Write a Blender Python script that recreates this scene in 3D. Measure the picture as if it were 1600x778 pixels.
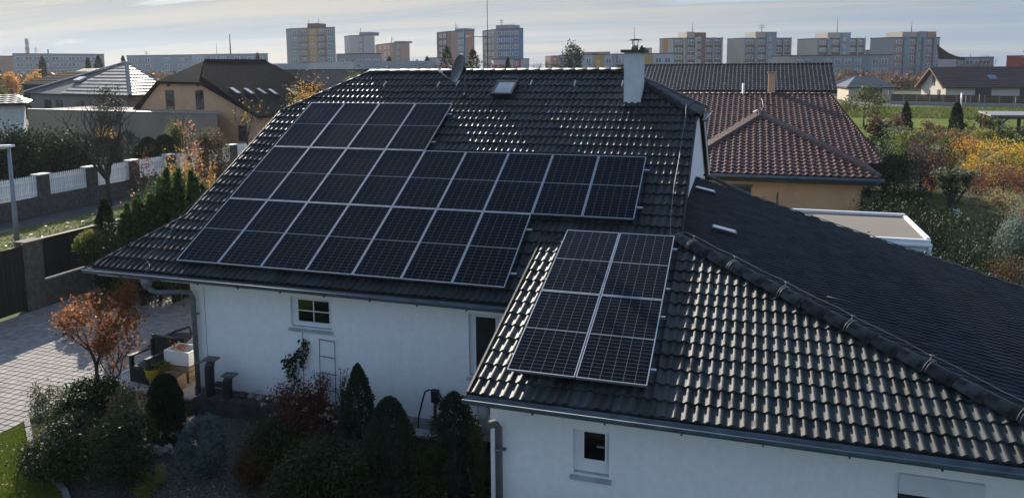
import bpy, bmesh, math, random
import numpy as np
from mathutils import Vector, Matrix
for o in list(bpy.data.objects): bpy.data.objects.remove(o)
C = bpy.context.scene.collection
SC = bpy.context.scene
R = math.radians
# ---------------------------------------------------------------- camera, sky, sun, exposure
FPX, YAW, PIT, ROLL, PYC = 1174.77, -.30238, .124961, .007376, 252.6
CAM = np.array([11.56924, -18.380861, 7.290916])
def cam_axes():
    f = np.array([math.sin(YAW)*math.cos(PIT), math.cos(YAW)*math.cos(PIT), -math.sin(PIT)])
    r = np.array([math.cos(YAW), -math.sin(YAW), 0.]); d = np.cross(f, r)
    return (math.cos(ROLL)*r+math.sin(ROLL)*d, -math.sin(ROLL)*r+math.cos(ROLL)*d, f)
AX = cam_axes()
cd = bpy.data.cameras.new('camera'); cam = bpy.data.objects.new('camera', cd); C.objects.link(cam)
cd.sensor_width = 36; cd.lens = 36*FPX/1600; cd.shift_y = -(389-PYC)/1600; cd.clip_start = .1; cd.clip_end = 6000
m = Matrix.Identity(4)
for i in range(3):
    m[i][0] = AX[0][i]; m[i][1] = -AX[1][i]; m[i][2] = -AX[2][i]; m[i][3] = CAM[i]
cam.matrix_world = m; SC.camera = cam
SUN_EL, SUN_AZ = R(24.1), R(-40)      # azimuth from +Y, negative towards -X
SUN_STRENGTH, SKY_STRENGTH, EXPOSURE = 5.0, .15, 1.0
VEIL_A, VEIL_B, CLOUD_A, CLOUD_B = (.85, 1.12, 1.5), (1.08, 1.34, 1.58), (1.36, 1.43, 1.48), (1.95, 1.82, 1.65)   # cirrus colours away from / towards the sun
w = bpy.data.worlds.new('World'); SC.world = w; w.use_nodes = True
nt = w.node_tree; N = nt.nodes; Lk = nt.links; N.clear()
def wn(t, **k):
    n = N.new(t)
    for a, b in k.items(): setattr(n, a, b)
    return n
out = wn('ShaderNodeOutputWorld'); bg = wn('ShaderNodeBackground'); bg.inputs[1].default_value = SKY_STRENGTH
sky = wn('ShaderNodeTexSky', sky_type='NISHITA', sun_disc=False, sun_elevation=SUN_EL, sun_rotation=SUN_AZ, altitude=300, air_density=1.0, dust_density=.4, ozone_density=1.2)
tc = wn('ShaderNodeTexCoord'); sep = wn('ShaderNodeSeparateXYZ'); Lk.new(tc.outputs['Generated'], sep.inputs[0])
def wm(op, a, b=None, c=None):
    n = wn('ShaderNodeMath', operation=op)
    for i, v in enumerate((a, b, c)):
        if v is None: continue
        if isinstance(v, (int, float)): n.inputs[i].default_value = v
        else: Lk.new(v, n.inputs[i])
    return n.outputs[0]
# a sheet of cirrus: direction projected on a high plane
zz = wm('MAXIMUM', sep.outputs[2], 0.0); den = wm('ADD', zz, .075)
cx = wm('DIVIDE', sep.outputs[0], den); cy = wm('DIVIDE', sep.outputs[1], den)
comb = wn('ShaderNodeCombineXYZ'); Lk.new(cx, comb.inputs[0]); Lk.new(cy, comb.inputs[1])
mp = wn('ShaderNodeMapping'); Lk.new(comb.outputs[0], mp.inputs[0]); mp.inputs['Rotation'].default_value = (0, 0, R(-9)); mp.inputs['Scale'].default_value = (.16, .85, 1)
nz = wn('ShaderNodeTexNoise'); nz.inputs['Scale'].default_value = 1.0; nz.inputs['Detail'].default_value = 7; nz.inputs['Roughness'].default_value = .58; nz.inputs['Distortion'].default_value = .5
Lk.new(mp.outputs[0], nz.inputs['Vector'])
nz2 = wn('ShaderNodeTexNoise'); nz2.inputs['Scale'].default_value = .35; nz2.inputs['Detail'].default_value = 3
Lk.new(mp.outputs[0], nz2.inputs['Vector'])
mx = wm('MULTIPLY_ADD', nz2.outputs[0], .5, wm('MULTIPLY', nz.outputs[0], .75))
rmp = wn('ShaderNodeValToRGB'); Lk.new(mx, rmp.inputs[0])
rmp.color_ramp.elements[0].position = .54; rmp.color_ramp.elements[0].color = (0, 0, 0, 1)
rmp.color_ramp.elements[1].position = .70; rmp.color_ramp.elements[1].color = (1, 1, 1, 1)
# the veil is dense low over the horizon and thins out overhead
hor_ = wm('POWER', wm('MAXIMUM', wm('SUBTRACT', 1., wm('DIVIDE', zz, .62)), 0.), 2.2)
mul = wm('MINIMUM', wm('ADD', wm('MULTIPLY', rmp.outputs[0], .22), wm('MULTIPLY', hor_, 1.2)), .985)
sd = np.array([math.cos(SUN_EL)*math.sin(SUN_AZ), math.cos(SUN_EL)*math.cos(SUN_AZ), math.sin(SUN_EL)])
dot = wn('ShaderNodeVectorMath', operation='DOT_PRODUCT'); Lk.new(tc.outputs['Generated'], dot.inputs[0]); dot.inputs[1].default_value = tuple(sd)
glow = wm('POWER', wm('MAXIMUM', dot.outputs['Value'], 0.0), 4)
def cmix(f, a, b_):
    n = wn('ShaderNodeMixRGB'); Lk.new(f, n.inputs[0])
    for i, v in ((1, a), (2, b_)):
        if isinstance(v, tuple): n.inputs[i].default_value = (*v, 1)
        else: Lk.new(v, n.inputs[i])
    return n.outputs[0]
thin = cmix(glow, VEIL_A, VEIL_B); thick = cmix(glow, CLOUD_A, CLOUD_B)
clc = cmix(rmp.outputs[0], thin, thick)
tint = wn('ShaderNodeMixRGB', blend_type='MULTIPLY'); tint.inputs[0].default_value = 1; Lk.new(sky.outputs[0], tint.inputs[1]); tint.inputs[2].default_value = (1, .99, 1.0, 1)
mixc = wn('ShaderNodeMixRGB'); Lk.new(mul, mixc.inputs[0]); Lk.new(tint.outputs[0], mixc.inputs[1]); Lk.new(clc, mixc.inputs[2])
Lk.new(mixc.outputs[0], bg.inputs[0]); Lk.new(bg.outputs[0], out.inputs[0])
sl = bpy.data.lights.new('sun', 'SUN'); so = bpy.data.objects.new('sun', sl); C.objects.link(so)
sl.energy = SUN_STRENGTH; sl.angle = R(.5); sl.color = (1, .9, .77)
so.rotation_euler = Vector(sd).to_track_quat('Z', 'Y').to_euler(); so.location = (-20, 20, 30)
SC.view_settings.view_transform = 'Standard'; SC.view_settings.look = 'None'; SC.view_settings.exposure = EXPOSURE; SC.view_settings.gamma = 1
SC.render.engine = 'CYCLES'; SC.render.resolution_x = 1024; SC.render.resolution_y = 497
SC.cycles.max_bounces = 6; SC.cycles.diffuse_bounces = 3; SC.cycles.glossy_bounces = 3; SC.cycles.transmission_bounces = 4; SC.cycles.transparent_max_bounces = 8

# ---------------------------------------------------------------- survey helpers: where a sight line meets a plane, or lies at a real distance
def ray(px, py): return (px-800)/FPX*AX[0] + (py-PYC)/FPX*AX[1] + AX[2]
def onplane(px, py, n, c):
    d = ray(px, py); n = np.array(n, float); return CAM + d*((c-n@CAM)/(n@d))
def gnd(px, py, z=0.): return onplane(px, py, (0, 0, 1), z)
def dep(px, py, D): return CAM + ray(px, py)*D
def depth(p): return float((np.array(p)-CAM)@AX[2])

# ---------------------------------------------------------------- materials
def srgb(r, g, b):
    f = lambda c: (c/255/12.92 if c <= 10 else ((c/255+.055)/1.055)**2.4)
    return (f(r), f(g), f(b))
MATS = {}
def mat(name, col, rough=.8, var=.15, scale=3., bump=0., bscale=40., metal=0., spec=.5, col2=None, rand=0., stretch=None, island=0., coat=0., trans=0., detail=5., streak=0.):
    """principled material: base colour broken by two noises, optional relief, optional change from piece to piece"""
    if name in MATS: return MATS[name]
    m = bpy.data.materials.new(name); m.use_nodes = True; n = m.node_tree.nodes; l = m.node_tree.links
    b = n['Principled BSDF']; b.inputs['Roughness'].default_value = rough; b.inputs['Metallic'].default_value = metal
    b.inputs['Specular IOR Level'].default_value = spec; b.inputs['Coat Weight'].default_value = coat
    tc = n.new('ShaderNodeTexCoord'); vec = tc.outputs['Object']
    if stretch:
        mpn = n.new('ShaderNodeMapping'); mpn.inputs['Scale'].default_value = stretch; l.new(vec, mpn.inputs[0]); vec = mpn.outputs[0]
    nz = n.new('ShaderNodeTexNoise'); nz.inputs['Scale'].default_value = scale; nz.inputs['Detail'].default_value = detail; nz.inputs['Roughness'].default_value = .6
    l.new(vec, nz.inputs['Vector'])
    mix = n.new('ShaderNodeMixRGB'); c2 = col2 or tuple(c*(1-var*1.6) for c in col)
    mix.inputs[1].default_value = (*[min(1, c*(1+var*.5)) for c in col], 1); mix.inputs[2].default_value = (*c2, 1)
    rp = n.new('ShaderNodeMapRange'); rp.inputs[1].default_value = .3; rp.inputs[2].default_value = .7; l.new(nz.outputs[0], rp.inputs[0]); l.new(rp.outputs[0], mix.inputs[0])
    last = mix.outputs[0]
    for amt, src in ((rand, 'obj'), (island, 'isl')):
        if amt:
            oi = n.new('ShaderNodeObjectInfo' if src == 'obj' else 'ShaderNodeNewGeometry')
            mr = n.new('ShaderNodeMapRange'); mr.inputs[3].default_value = 1-amt; mr.inputs[4].default_value = 1+amt
            l.new(oi.outputs['Random' if src == 'obj' else 'Random Per Island'], mr.inputs[0])
            hs = n.new('ShaderNodeHueSaturation'); l.new(mr.outputs[0], hs.inputs['Value']); l.new(last, hs.inputs['Color']); last = hs.outputs[0]
    if streak:      # rain streaks and grime: long vertical noise plus splash dirt near the ground
        mp2 = n.new('ShaderNodeMapping'); mp2.inputs['Scale'].default_value = (5, 5, .35); l.new(tc.outputs['Object'], mp2.inputs[0])
        n3 = n.new('ShaderNodeTexNoise'); n3.inputs['Scale'].default_value = 1.4; n3.inputs['Detail'].default_value = 6; l.new(mp2.outputs[0], n3.inputs['Vector'])
        r3 = n.new('ShaderNodeMapRange'); r3.inputs[1].default_value = .48; r3.inputs[2].default_value = .75; r3.inputs[4].default_value = streak; l.new(n3.outputs[0], r3.inputs[0])
        sz = n.new('ShaderNodeSeparateXYZ'); l.new(tc.outputs['Object'], sz.inputs[0]); rz_ = n.new('ShaderNodeMapRange'); rz_.inputs[1].default_value = .25; rz_.inputs[2].default_value = 1.0; rz_.inputs[3].default_value = .35; rz_.inputs[4].default_value = 0; l.new(sz.outputs[2], rz_.inputs[0])
        am = n.new('ShaderNodeMath'); am.operation = 'ADD'; am.use_clamp = True; l.new(r3.outputs[0], am.inputs[0]); l.new(rz_.outputs[0], am.inputs[1])
        ms = n.new('ShaderNodeMixRGB'); ms.inputs[2].default_value = (col[0]*.45, col[1]*.43, col[2]*.36, 1); l.new(am.outputs[0], ms.inputs[0]); l.new(last, ms.inputs[1]); last = ms.outputs[0]
    l.new(last, b.inputs['Base Color'])
    if bump:
        n2 = n.new('ShaderNodeTexNoise'); n2.inputs['Scale'].default_value = bscale; n2.inputs['Detail'].default_value = 4; l.new(vec, n2.inputs['Vector'])
        bp = n.new('ShaderNodeBump'); bp.inputs['Strength'].default_value = bump; bp.inputs['Distance'].default_value = .02; l.new(n2.outputs[0], bp.inputs['Height']); l.new(bp.outputs[0], b.inputs['Normal'])
    MATS[name] = m; return m
def leafmat(name, pal, trans=.45, rough=.6):
    """leaf colours from a short palette, one per leaf, letting the low sun through"""
    if name in MATS: return MATS[name]
    m = bpy.data.materials.new(name); m.use_nodes = True; n = m.node_tree.nodes; l = m.node_tree.links
    b = n['Principled BSDF']; b.inputs['Roughness'].default_value = rough; b.inputs['Specular IOR Level'].default_value = .3
    g = n.new('ShaderNodeNewGeometry'); rp = n.new('ShaderNodeValToRGB'); ltc = n.new('ShaderNodeTexCoord'); lnz = n.new('ShaderNodeTexNoise'); lnz.inputs['Scale'].default_value = 1.6; lnz.inputs['Detail'].default_value = 2; l.new(ltc.outputs['Object'], lnz.inputs['Vector'])
    lmr = n.new('ShaderNodeMapRange'); lmr.inputs[1].default_value = .3; lmr.inputs[2].default_value = .7; l.new(lnz.outputs[0], lmr.inputs[0])
    lmx = n.new('ShaderNodeMath'); lmx.operation = 'MULTIPLY_ADD'; lmx.inputs[1].default_value = .45; l.new(g.outputs['Random Per Island'], lmx.inputs[0]); lm2 = n.new('ShaderNodeMath'); lm2.operation = 'MULTIPLY'; lm2.inputs[1].default_value = .55; l.new(lmr.outputs[0], lm2.inputs[0]); l.new(lm2.outputs[0], lmx.inputs[2]); l.new(lmx.outputs[0], rp.inputs[0])
    el = rp.color_ramp.elements
    while len(el) < len(pal): el.new(.5)
    for i, c in enumerate(pal): el[i].position = i/max(1, len(pal)-1); el[i].color = (*c, 1)
    l.new(rp.outputs[0], b.inputs['Base Color'])
    t = n.new('ShaderNodeBsdfTranslucent'); l.new(rp.outputs[0], t.inputs[0]); mx = n.new('ShaderNodeMixShader'); mx.inputs[0].default_value = trans
    o = n['Material Output']; l.new(b.outputs[0], mx.inputs[1]); l.new(t.outputs[0], mx.inputs[2]); l.new(mx.outputs[0], o.inputs[0])
    MATS[name] = m; return m

# ---------------------------------------------------------------- mesh builder and object helpers
class MB:
    def __init__(s): s.v = []; s.f = []; s.m = []; s.sm = []
    def add(s, vs, fs, mi=0, smooth=False):
        k = len(s.v); s.v += [tuple(map(float, p)) for p in vs]
        for f in fs: s.f.append(tuple(i+k for i in f)); s.m.append(mi); s.sm.append(smooth)
        return s
    def box(s, a, b, mi=0):
        (x0, y0, z0), (x1, y1, z1) = a, b
        return s.add([(x0,y0,z0),(x1,y0,z0),(x1,y1,z0),(x0,y1,z0),(x0,y0,z1),(x1,y0,z1),(x1,y1,z1),(x0,y1,z1)],
                     [(0,3,2,1),(4,5,6,7),(0,1,5,4),(1,2,6,5),(2,3,7,6),(3,0,4,7)], mi)
    def obox(s, c, hx, hy, hz, rz=0, mi=0, tilt=None):
        M = Matrix.Rotation(rz, 3, 'Z')
        if tilt is not None: M = M @ tilt
        vs = [Vector(c)+M@Vector((sx*hx, sy*hy, sz*hz)) for sz in (-1,1) for sx, sy in ((-1,-1),(1,-1),(1,1),(-1,1))]
        return s.add(vs, [(0,3,2,1),(4,5,6,7),(0,1,5,4),(1,2,6,5),(2,3,7,6),(3,0,4,7)], mi)
    def prism(s, poly, off, mi=0):
        """closed solid: a planar polygon (3D points) swept by the vector off"""
        n = len(poly); p = [Vector(q) for q in poly]; o = Vector(off)
        nrm = sum(((p[i]-p[0]).cross(p[(i+1) % n]-p[0]) for i in range(1, n-1)), Vector())
        fl = nrm.dot(o) < 0
        if fl: p = p[::-1]
        vs = p+[q+o for q in p]
        fs = [tuple(range(n))[::-1], tuple(range(n, 2*n))]+[(i, (i+1) % n, n+(i+1) % n, n+i) for i in range(n)]
        return s.add(vs, fs, mi)
    def tube(s, pts, r, seg=6, mi=0, cap=True, r2=None, smooth=True):
        pts = [Vector(p) for p in pts]; n = len(pts)
        rs = [r+(r2-r)*i/(n-1) for i in range(n)] if r2 is not None else ([r]*n if not isinstance(r, (list, tuple)) else list(r))
        vs = []; up = None
        for i, p in enumerate(pts):
            t = (pts[min(i+1, n-1)]-pts[max(i-1, 0)])
            if t.length < 1e-9: t = Vector((0, 0, 1))
            t.normalize()
            a = up if up is not None else (Vector((0, 0, 1)) if abs(t.z) < .9 else Vector((1, 0, 0)))
            x = a-t*a.dot(t)
            if x.length < 1e-4: x = t.orthogonal()
            x.normalize(); up = x; y = t.cross(x)
            for k in range(seg):
                an = 2*math.pi*k/seg; vs.append(p+(x*math.cos(an)+y*math.sin(an))*rs[i])
        fs = [(i*seg+k, i*seg+(k+1) % seg, (i+1)*seg+(k+1) % seg, (i+1)*seg+k) for i in range(n-1) for k in range(seg)]
        s.add(vs, fs, mi, smooth)
        if cap:
            k0 = len(s.v)-len(vs)
            s.f.append(tuple(k0+k for k in range(seg))[::-1]); s.m.append(mi); s.sm.append(False)
            s.f.append(tuple(k0+(n-1)*seg+k for k in range(seg))); s.m.append(mi); s.sm.append(False)
        return s
    def lathe(s, c, prof, seg=16, mi=0, axis='Z', smooth=True):
        c = Vector(c); vs = []
        for r, h in prof:
            for k in range(seg):
                a = 2*math.pi*k/seg; q = (r*math.cos(a), r*math.sin(a), h)
                if axis == 'X': q = (q[2], q[0], q[1])
                if axis == 'Y': q = (q[1], q[2], q[0])
                vs.append(c+Vector(q))
        n = len(prof)
        fs = [(i*seg+k, i*seg+(k+1) % seg, (i+1)*seg+(k+1) % seg, (i+1)*seg+k) for i in range(n-1) for k in range(seg)]
        fs += [tuple(range(seg))[::-1], tuple((n-1)*seg+k for k in range(seg))]
        return s.add(vs, fs, mi, smooth)
    def mesh(s, name, mats, off=(0, 0, 0)):
        me = bpy.data.meshes.new(name); o = np.array(off, float)
        v = np.array(s.v, float).reshape(-1, 3)-o
        me.from_pydata(v.tolist(), [], s.f)
        for m in (mats if isinstance(mats, (list, tuple)) else [mats]): me.materials.append(m)
        me.polygons.foreach_set('material_index', s.m); me.polygons.foreach_set('use_smooth', s.sm); me.update(); return me
def link(name, me, parent=None, loc=None):
    o = bpy.data.objects.new(name, me); C.objects.link(o)
    if parent is not None: o.parent = parent
    if loc is not None: o.location = loc
    return o
LABELS = {}
def tag(o, label, cat, group=None, kind=None):
    o['label'] = label; o['category'] = cat
    if group: o['group'] = group
    if kind: o['kind'] = kind
    return o
def thing(name, label, cat, loc, group=None):
    o = bpy.data.objects.new(name, None); C.objects.link(o); o.location = tuple(map(float, loc)); o.empty_display_size = .3
    return tag(o, label, cat, group)
def base(o):
    p = Vector(o.location)
    while o.parent is not None: o = o.parent; p += Vector(o.location)
    return p
def part(name, mb, m, parent, label=None):
    """a mesh given in world coordinates, hung under its thing"""
    o = link(name, mb.mesh(name, m, base(parent)), parent)
    if label: o['label'] = label
    return o
def piece(name, me, parent, wloc, rz=0, rot=None):
    o = link(name, me, parent, Vector(tuple(map(float, wloc)))-base(parent)); o.rotation_euler = rot if rot is not None else (0, 0, rz); return o
def solo(name, mb, m, label, cat, loc, group=None):
    o = link(name, mb.mesh(name, m, loc)); o.location = tuple(map(float, loc)); return tag(o, label, cat, group)
def struct(name, mb, m):
    o = link(name, mb.mesh(name, m)); o['kind'] = 'structure'; return o
def npmesh(name, V, F, m, smooth=False):
    me = bpy.data.meshes.new(name); V = np.asarray(V, np.float32).reshape(-1, 3); F = np.asarray(F, np.int32)
    k = F.shape[1]; me.vertices.add(len(V)); me.vertices.foreach_set('co', V.ravel())
    me.loops.add(F.size); me.loops.foreach_set('vertex_index', F.ravel())
    me.polygons.add(len(F)); me.polygons.foreach_set('loop_start', np.arange(0, F.size, k, dtype=np.int32))
    try: me.polygons.foreach_set('loop_total', np.full(len(F), k, np.int32))
    except Exception: pass
    me.polygons.foreach_set('use_smooth', np.full(len(F), smooth))
    me.materials.append(m); me.update(calc_edges=True); return me

# ================================================================ MATERIALS OF THE PLACE
M_tile = mat('anthracite_tile', (.022, .0255, .027), rough=.44, var=.5, scale=5, bump=.35, bscale=110, rand=.5, island=.45, spec=.17, col2=(.020, .023, .019))
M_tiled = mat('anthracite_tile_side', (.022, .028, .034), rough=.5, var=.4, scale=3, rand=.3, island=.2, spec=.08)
M_cap = mat('ridge_tile_dark', (.04, .043, .045), rough=.5, spec=.2, var=.6, scale=6, bump=.3, bscale=90, rand=.35)
M_render = mat('white_render', (.87, .86, .85), rough=.92, var=.035, scale=9, bump=.7, bscale=110, spec=.2, streak=.05)
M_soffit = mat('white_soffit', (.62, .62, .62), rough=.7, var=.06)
M_gutter = mat('grey_zinc', (.095, .125, .145), rough=.6, var=.25, scale=4, metal=.1, spec=.3)
M_pipe = mat('downpipe_grey', (.15, .16, .165), rough=.6, var=.2, scale=5, metal=.1)
M_alu = mat('silver_aluminium', (.42, .44, .46), rough=.36, var=.08, metal=.8)
M_wire = mat('galvanised_wire', (.2, .21, .21), rough=.5, metal=.4)
M_white = mat('white_plastic', (.72, .73, .74), rough=.4, var=.05)
M_dark = mat('dark_metal', (.02, .02, .023), rough=.5)
M_black = mat('black_board', (.012, .012, .013), rough=.7)
M_concrete = mat('concrete', (.3, .29, .27), rough=.95, var=.3, scale=5, bump=.5, bscale=60)
M_moss = mat('mossy_concrete', (.09, .09, .055), rough=.95, var=.5, scale=9, bump=.6, bscale=50)
def glassmat(name, col, rough=.06):
    if name in MATS: return MATS[name]
    m = mat(name, col, rough=rough, var=.3, scale=1.5, spec=.8); return m
M_glass = glassmat('dark_window_glass', (.008, .01, .01))
M_sky = glassmat('skylight_glass', (.42, .41, .38), .3)
def panelmat():
    m = bpy.data.materials.new('solar_cells'); m.use_nodes = True; n = m.node_tree.nodes; l = m.node_tree.links; b = n['Principled BSDF']
    tc = n.new('ShaderNodeTexCoord'); sp = n.new('ShaderNodeSeparateXYZ'); l.new(tc.outputs['Object'], sp.inputs[0])
    def M(op, a, b_=None, c=None):
        q = n.new('ShaderNodeMath'); q.operation = op
        for i, v in enumerate((a, b_, c)):
            if v is None: continue
            if isinstance(v, (int, float)): q.inputs[i].default_value = v
            else: l.new(v, q.inputs[i])
        return q.outputs[0]
    X = M('ADD', sp.outputs[0], -.519); Yc = sp.outputs[1]      # object frame: x across 0..1.038, y up the roof from -1.047 to 1.047
    def line(v, pitch, half):   # 1 on the gap between two cells
        f = M('FRACT', M('DIVIDE', v, pitch)); d = M('MULTIPLY', M('MINIMUM', f, M('SUBTRACT', 1., f)), pitch); return M('LESS_THAN', d, half)
    gx = line(X, .1685, .0026)
    yo = M('SUBTRACT', M('ABSOLUTE', Yc), .014); gy = line(yo, .0845, .0016)
    mid = M('LESS_THAN', yo, .0); edge = M('GREATER_THAN', M('MAXIMUM', M('DIVIDE', M('ABSOLUTE', X), .5055), M('DIVIDE', yo, 1.014)), 1.)
    bus = line(M('ADD', X, .009), .01872, .0006)
    cell = n.new('ShaderNodeMixRGB'); cell.inputs[1].default_value = (.005, .0065, .0095, 1); cell.inputs[2].default_value = (.04, .042, .05, 1); l.new(M('MULTIPLY', bus, .12), cell.inputs[0])
    g2 = n.new('ShaderNodeMixRGB'); g2.inputs[2].default_value = (.16, .175, .19, 1); l.new(cell.outputs[0], g2.inputs[1]); l.new(M('MAXIMUM', M('MULTIPLY', gx, .9), M('MAXIMUM', gy, mid)), g2.inputs[0])
    g3 = n.new('ShaderNodeMixRGB'); g3.inputs[2].default_value = (.22, .23, .24, 1); l.new(g2.outputs[0], g3.inputs[1]); l.new(edge, g3.inputs[0])
    l.new(g3.outputs[0], b.inputs['Base Color']); b.inputs['Roughness'].default_value = .14; b.inputs['Specular IOR Level'].default_value = .03
    return m
M_panel = panelmat()

# ================================================================ ROOF TILES
def bez(): pass
TW, TR = .306, .335           # two-roll concrete tile, cover width and gauge
def tile_template(rolls=2, wdt=TW, gauge=TR, hgt=.032, lip=.034, roll=.046, seg=4):
    s = [0.]; h = [0.]
    for i in range(rolls):
        c = wdt*(i+.5)/rolls+wdt*.07
        for k in range(seg+1):
            t = -1+2*k/seg; s.append(c+t*roll); h.append(hgt*math.sqrt(max(0, 1-t*t))**1.2)
    s.append(wdt); h.append(0.)
    n = len(s); V = []
    V += [(s[i], -.012, lip+h[i]) for i in range(n)] + [(s[i], gauge, .004+h[i]*.92) for i in range(n)]          # top
    V += [(s[i], -.012, lip+h[i]) for i in range(n)] + [(s[i], -.012, max(-.004, -.004+h[i]*.55)) for i in range(n)]      # front lip
    F = [(i, i+1, n+i+1, n+i) for i in range(n-1)] + [(2*n+i+1, 2*n+i, 3*n+i, 3*n+i+1) for i in range(n-1)]
    V += [(s[0], -.012, -.004), (s[0], gauge, -.004), (s[0], -.012, lip), (s[0], gauge, .004)]
    q = 4*n; F.append((q, q+2, q+3, q+1)[::-1])
    return np.array(V), np.array(F), n-1
def roof_frame(o, u, v):
    o, u, v = Vector(o), Vector(u).normalized(), Vector(v); v = (v-u*v.dot(u)).normalized(); n = u.cross(v)
    return o, u, v, n
def tiled_plane(poly, o, u, v, parent, m, single=None, tmpl=None, name='tile', rest='tile_field', loose=0, seed=1):
    """lays real tiles on a sloping polygon; 'single' picks (by distance) how many become objects of their own"""
    o, u, v, n = roof_frame(o, u, v)
    V, F, ntop = tmpl; wdt = V[:, 0].max(); gauge = V[:, 1].max()
    P2 = [((Vector(p)-o).dot(u), (Vector(p)-o).dot(v)) for p in poly]
    area = sum(P2[i][0]*P2[(i+1) % len(P2)][1]-P2[(i+1) % len(P2)][0]*P2[i][1] for i in range(len(P2)))
    if area < 0: P2 = P2[::-1]
    E = []
    for i in range(len(P2)):
        (x0, y0), (x1, y1) = P2[i], P2[(i+1) % len(P2)]; L = math.hypot(x1-x0, y1-y0)
        if L > 1e-6: E.append(((x0, y0), (-(y1-y0)/L, (x1-x0)/L)))      # inward normal
    xs = [p[0] for p in P2]; ys = [p[1] for p in P2]
    full, cut = [], []
    for j in range(int(math.floor(min(ys)/gauge+.02)), int(math.ceil(max(ys)/gauge))):
        for i in range(int(math.floor(min(xs)/wdt)), int(math.ceil(max(xs)/wdt))):
            cs = [(i*wdt, j*gauge), ((i+1)*wdt, j*gauge), ((i+1)*wdt, (j+1)*gauge), (i*wdt, (j+1)*gauge)]
            d = [min(((c[0]-e[0][0])*e[1][0]+(c[1]-e[0][1])*e[1][1]) for e in E) for c in cs]
            if min(d) > -.004: full.append((i, j))
            else:
                out = any(all(((c[0]-e[0][0])*e[1][0]+(c[1]-e[0][1])*e[1][1]) < -.001 for c in cs) for e in E)
                if not out: cut.append((i, j))
    Mx = Matrix((u, v, n)).transposed().to_4x4()
    rng = random.Random(seed)
    singles = []
    if single:
        def dist(c): p = o+u*(c[0]*wdt)+v*(c[1]*gauge); return (p-Vector(CAM)).length
        full.sort(key=dist); singles = full[:single]; full = full[single:]
        me = bpy.data.meshes.new(name); me.from_pydata(V.tolist(), [], F.tolist()); me.materials.append(m)
        me.polygons.foreach_set('use_smooth', [k < ntop for k in range(len(F))]); me.update()
        Rm = Mx.to_euler()
        for (i, j) in singles:
            p = o+u*(i*wdt+rng.uniform(-.002, .002))+v*(j*gauge+rng.uniform(-.005, .005))+n*rng.uniform(0, .003)
            q = Rm.copy(); ob = piece(name, me, parent, p, rot=q)
    def field(cells):
        if not cells: return np.zeros((0, 3)), np.zeros((0, 4), int), []
        ij = np.array(cells, float); off = np.stack([ij[:, 0]*wdt, ij[:, 1]*gauge, np.zeros(len(ij))], 1)
        rr = np.random.RandomState(seed); off[:, 1] += rr.uniform(-.006, .006, len(ij)); off[:, 2] += rr.uniform(0, .004, len(ij))
        A = (V[None]+off[:, None]).reshape(-1, 3); Fa = (F[None]+(np.arange(len(ij))*len(V))[:, None, None]).reshape(-1, 4)
        return A, Fa, [k < ntop for k in range(len(F))]*len(ij)
    A, Fa, sm = field(full)
    B, Fb, smb = field(cut)
    if len(B):
        bm = bmesh.new(); vs = [bm.verts.new(p) for p in B]
        for k, f in enumerate(Fb.tolist()): ff = bm.faces.new([vs[i] for i in f]); ff.smooth = smb[k]
        for (x0, y0), (nx, ny) in E:
            g = bm.verts[:]+bm.edges[:]+bm.faces[:]
            bmesh.ops.bisect_plane(bm, geom=g, plane_co=(x0, y0, 0), plane_no=(-nx, -ny, 0), clear_outer=True)
        meB = bpy.data.meshes.new(rest); 
        k0 = len(A)
        for k, p in enumerate(A.tolist()): pass
        va = [bm.verts.new(p) for p in A.tolist()]
        for k, f in enumerate(Fa.tolist()): ff = bm.faces.new([va[i] for i in f]); ff.smooth = sm[k]
        bm.to_mesh(meB); bm.free()
    else:
        meB = bpy.data.meshes.new(rest); meB.from_pydata(A.tolist(), [], Fa.tolist()); meB.polygons.foreach_set('use_smooth', sm)
    meB.materials.append(m); meB.update()
    ob = link(rest, meB, parent, o-base(parent)); ob.rotation_euler = Mx.to_euler(); ob['kind'] = 'stuff'
    return ob
T2 = tile_template()
CAPME = {}
def cap_mesh(L, r0, r1, m, key):
    if key in CAPME: return CAPME[key]
    b = MB(); vs = []; fs = []; seg = 8
    for (x, r) in ((0, r0), (L, r1)):
        for k in range(seg+1):
            a = math.pi*k/seg; vs.append((x, r*math.cos(a), r*math.sin(a)*.85))
    for (x, r) in ((0, r0-.018), (L, r1-.018)):
        for k in range(seg+1):
            a = math.pi*k/seg; vs.append((x, r*math.cos(a), r*math.sin(a)*.85-.004))
    n = seg+1
    for k in range(seg): fs += [(k, k+1, n+k+1, n+k), (2*n+k+1, 2*n+k, 3*n+k, 3*n+k+1), (k+1, k, 2*n+k, 2*n+k+1)]
    b.add(vs, fs, 0, True); me = b.mesh('ridge_tile', m); CAPME[key] = me; return me
def caps(a, b, parent, m, pitch=.33, r=.11, lift=.0, key='cap', name='ridge_tile', seed=3):
    """overlapping half-round caps from the low end a to the high end b"""
    a, b = Vector(a), Vector(b); d = b-a; L = d.length; d.normalize(); k = max(1, int(round(L/pitch))); st = L/k
    me = cap_mesh(st*1.14, r*1.12, r*.9, m, key); x = d; y = Vector((0, 0, 1)).cross(x).normalized(); z = x.cross(y)
    Rm = Matrix((x, y, z)).transposed(); rng = random.Random(seed)
    for i in range(k):
        q = Rm.to_4x4() @ Matrix.Rotation(rng.uniform(-.02, .02), 4, 'X') @ Matrix.Rotation(-.035, 4, 'Y')
        piece(name, me, parent, a+d*(i*st)+Vector((0, 0, lift+rng.uniform(-.003, .003))), rot=q.to_euler())

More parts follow.
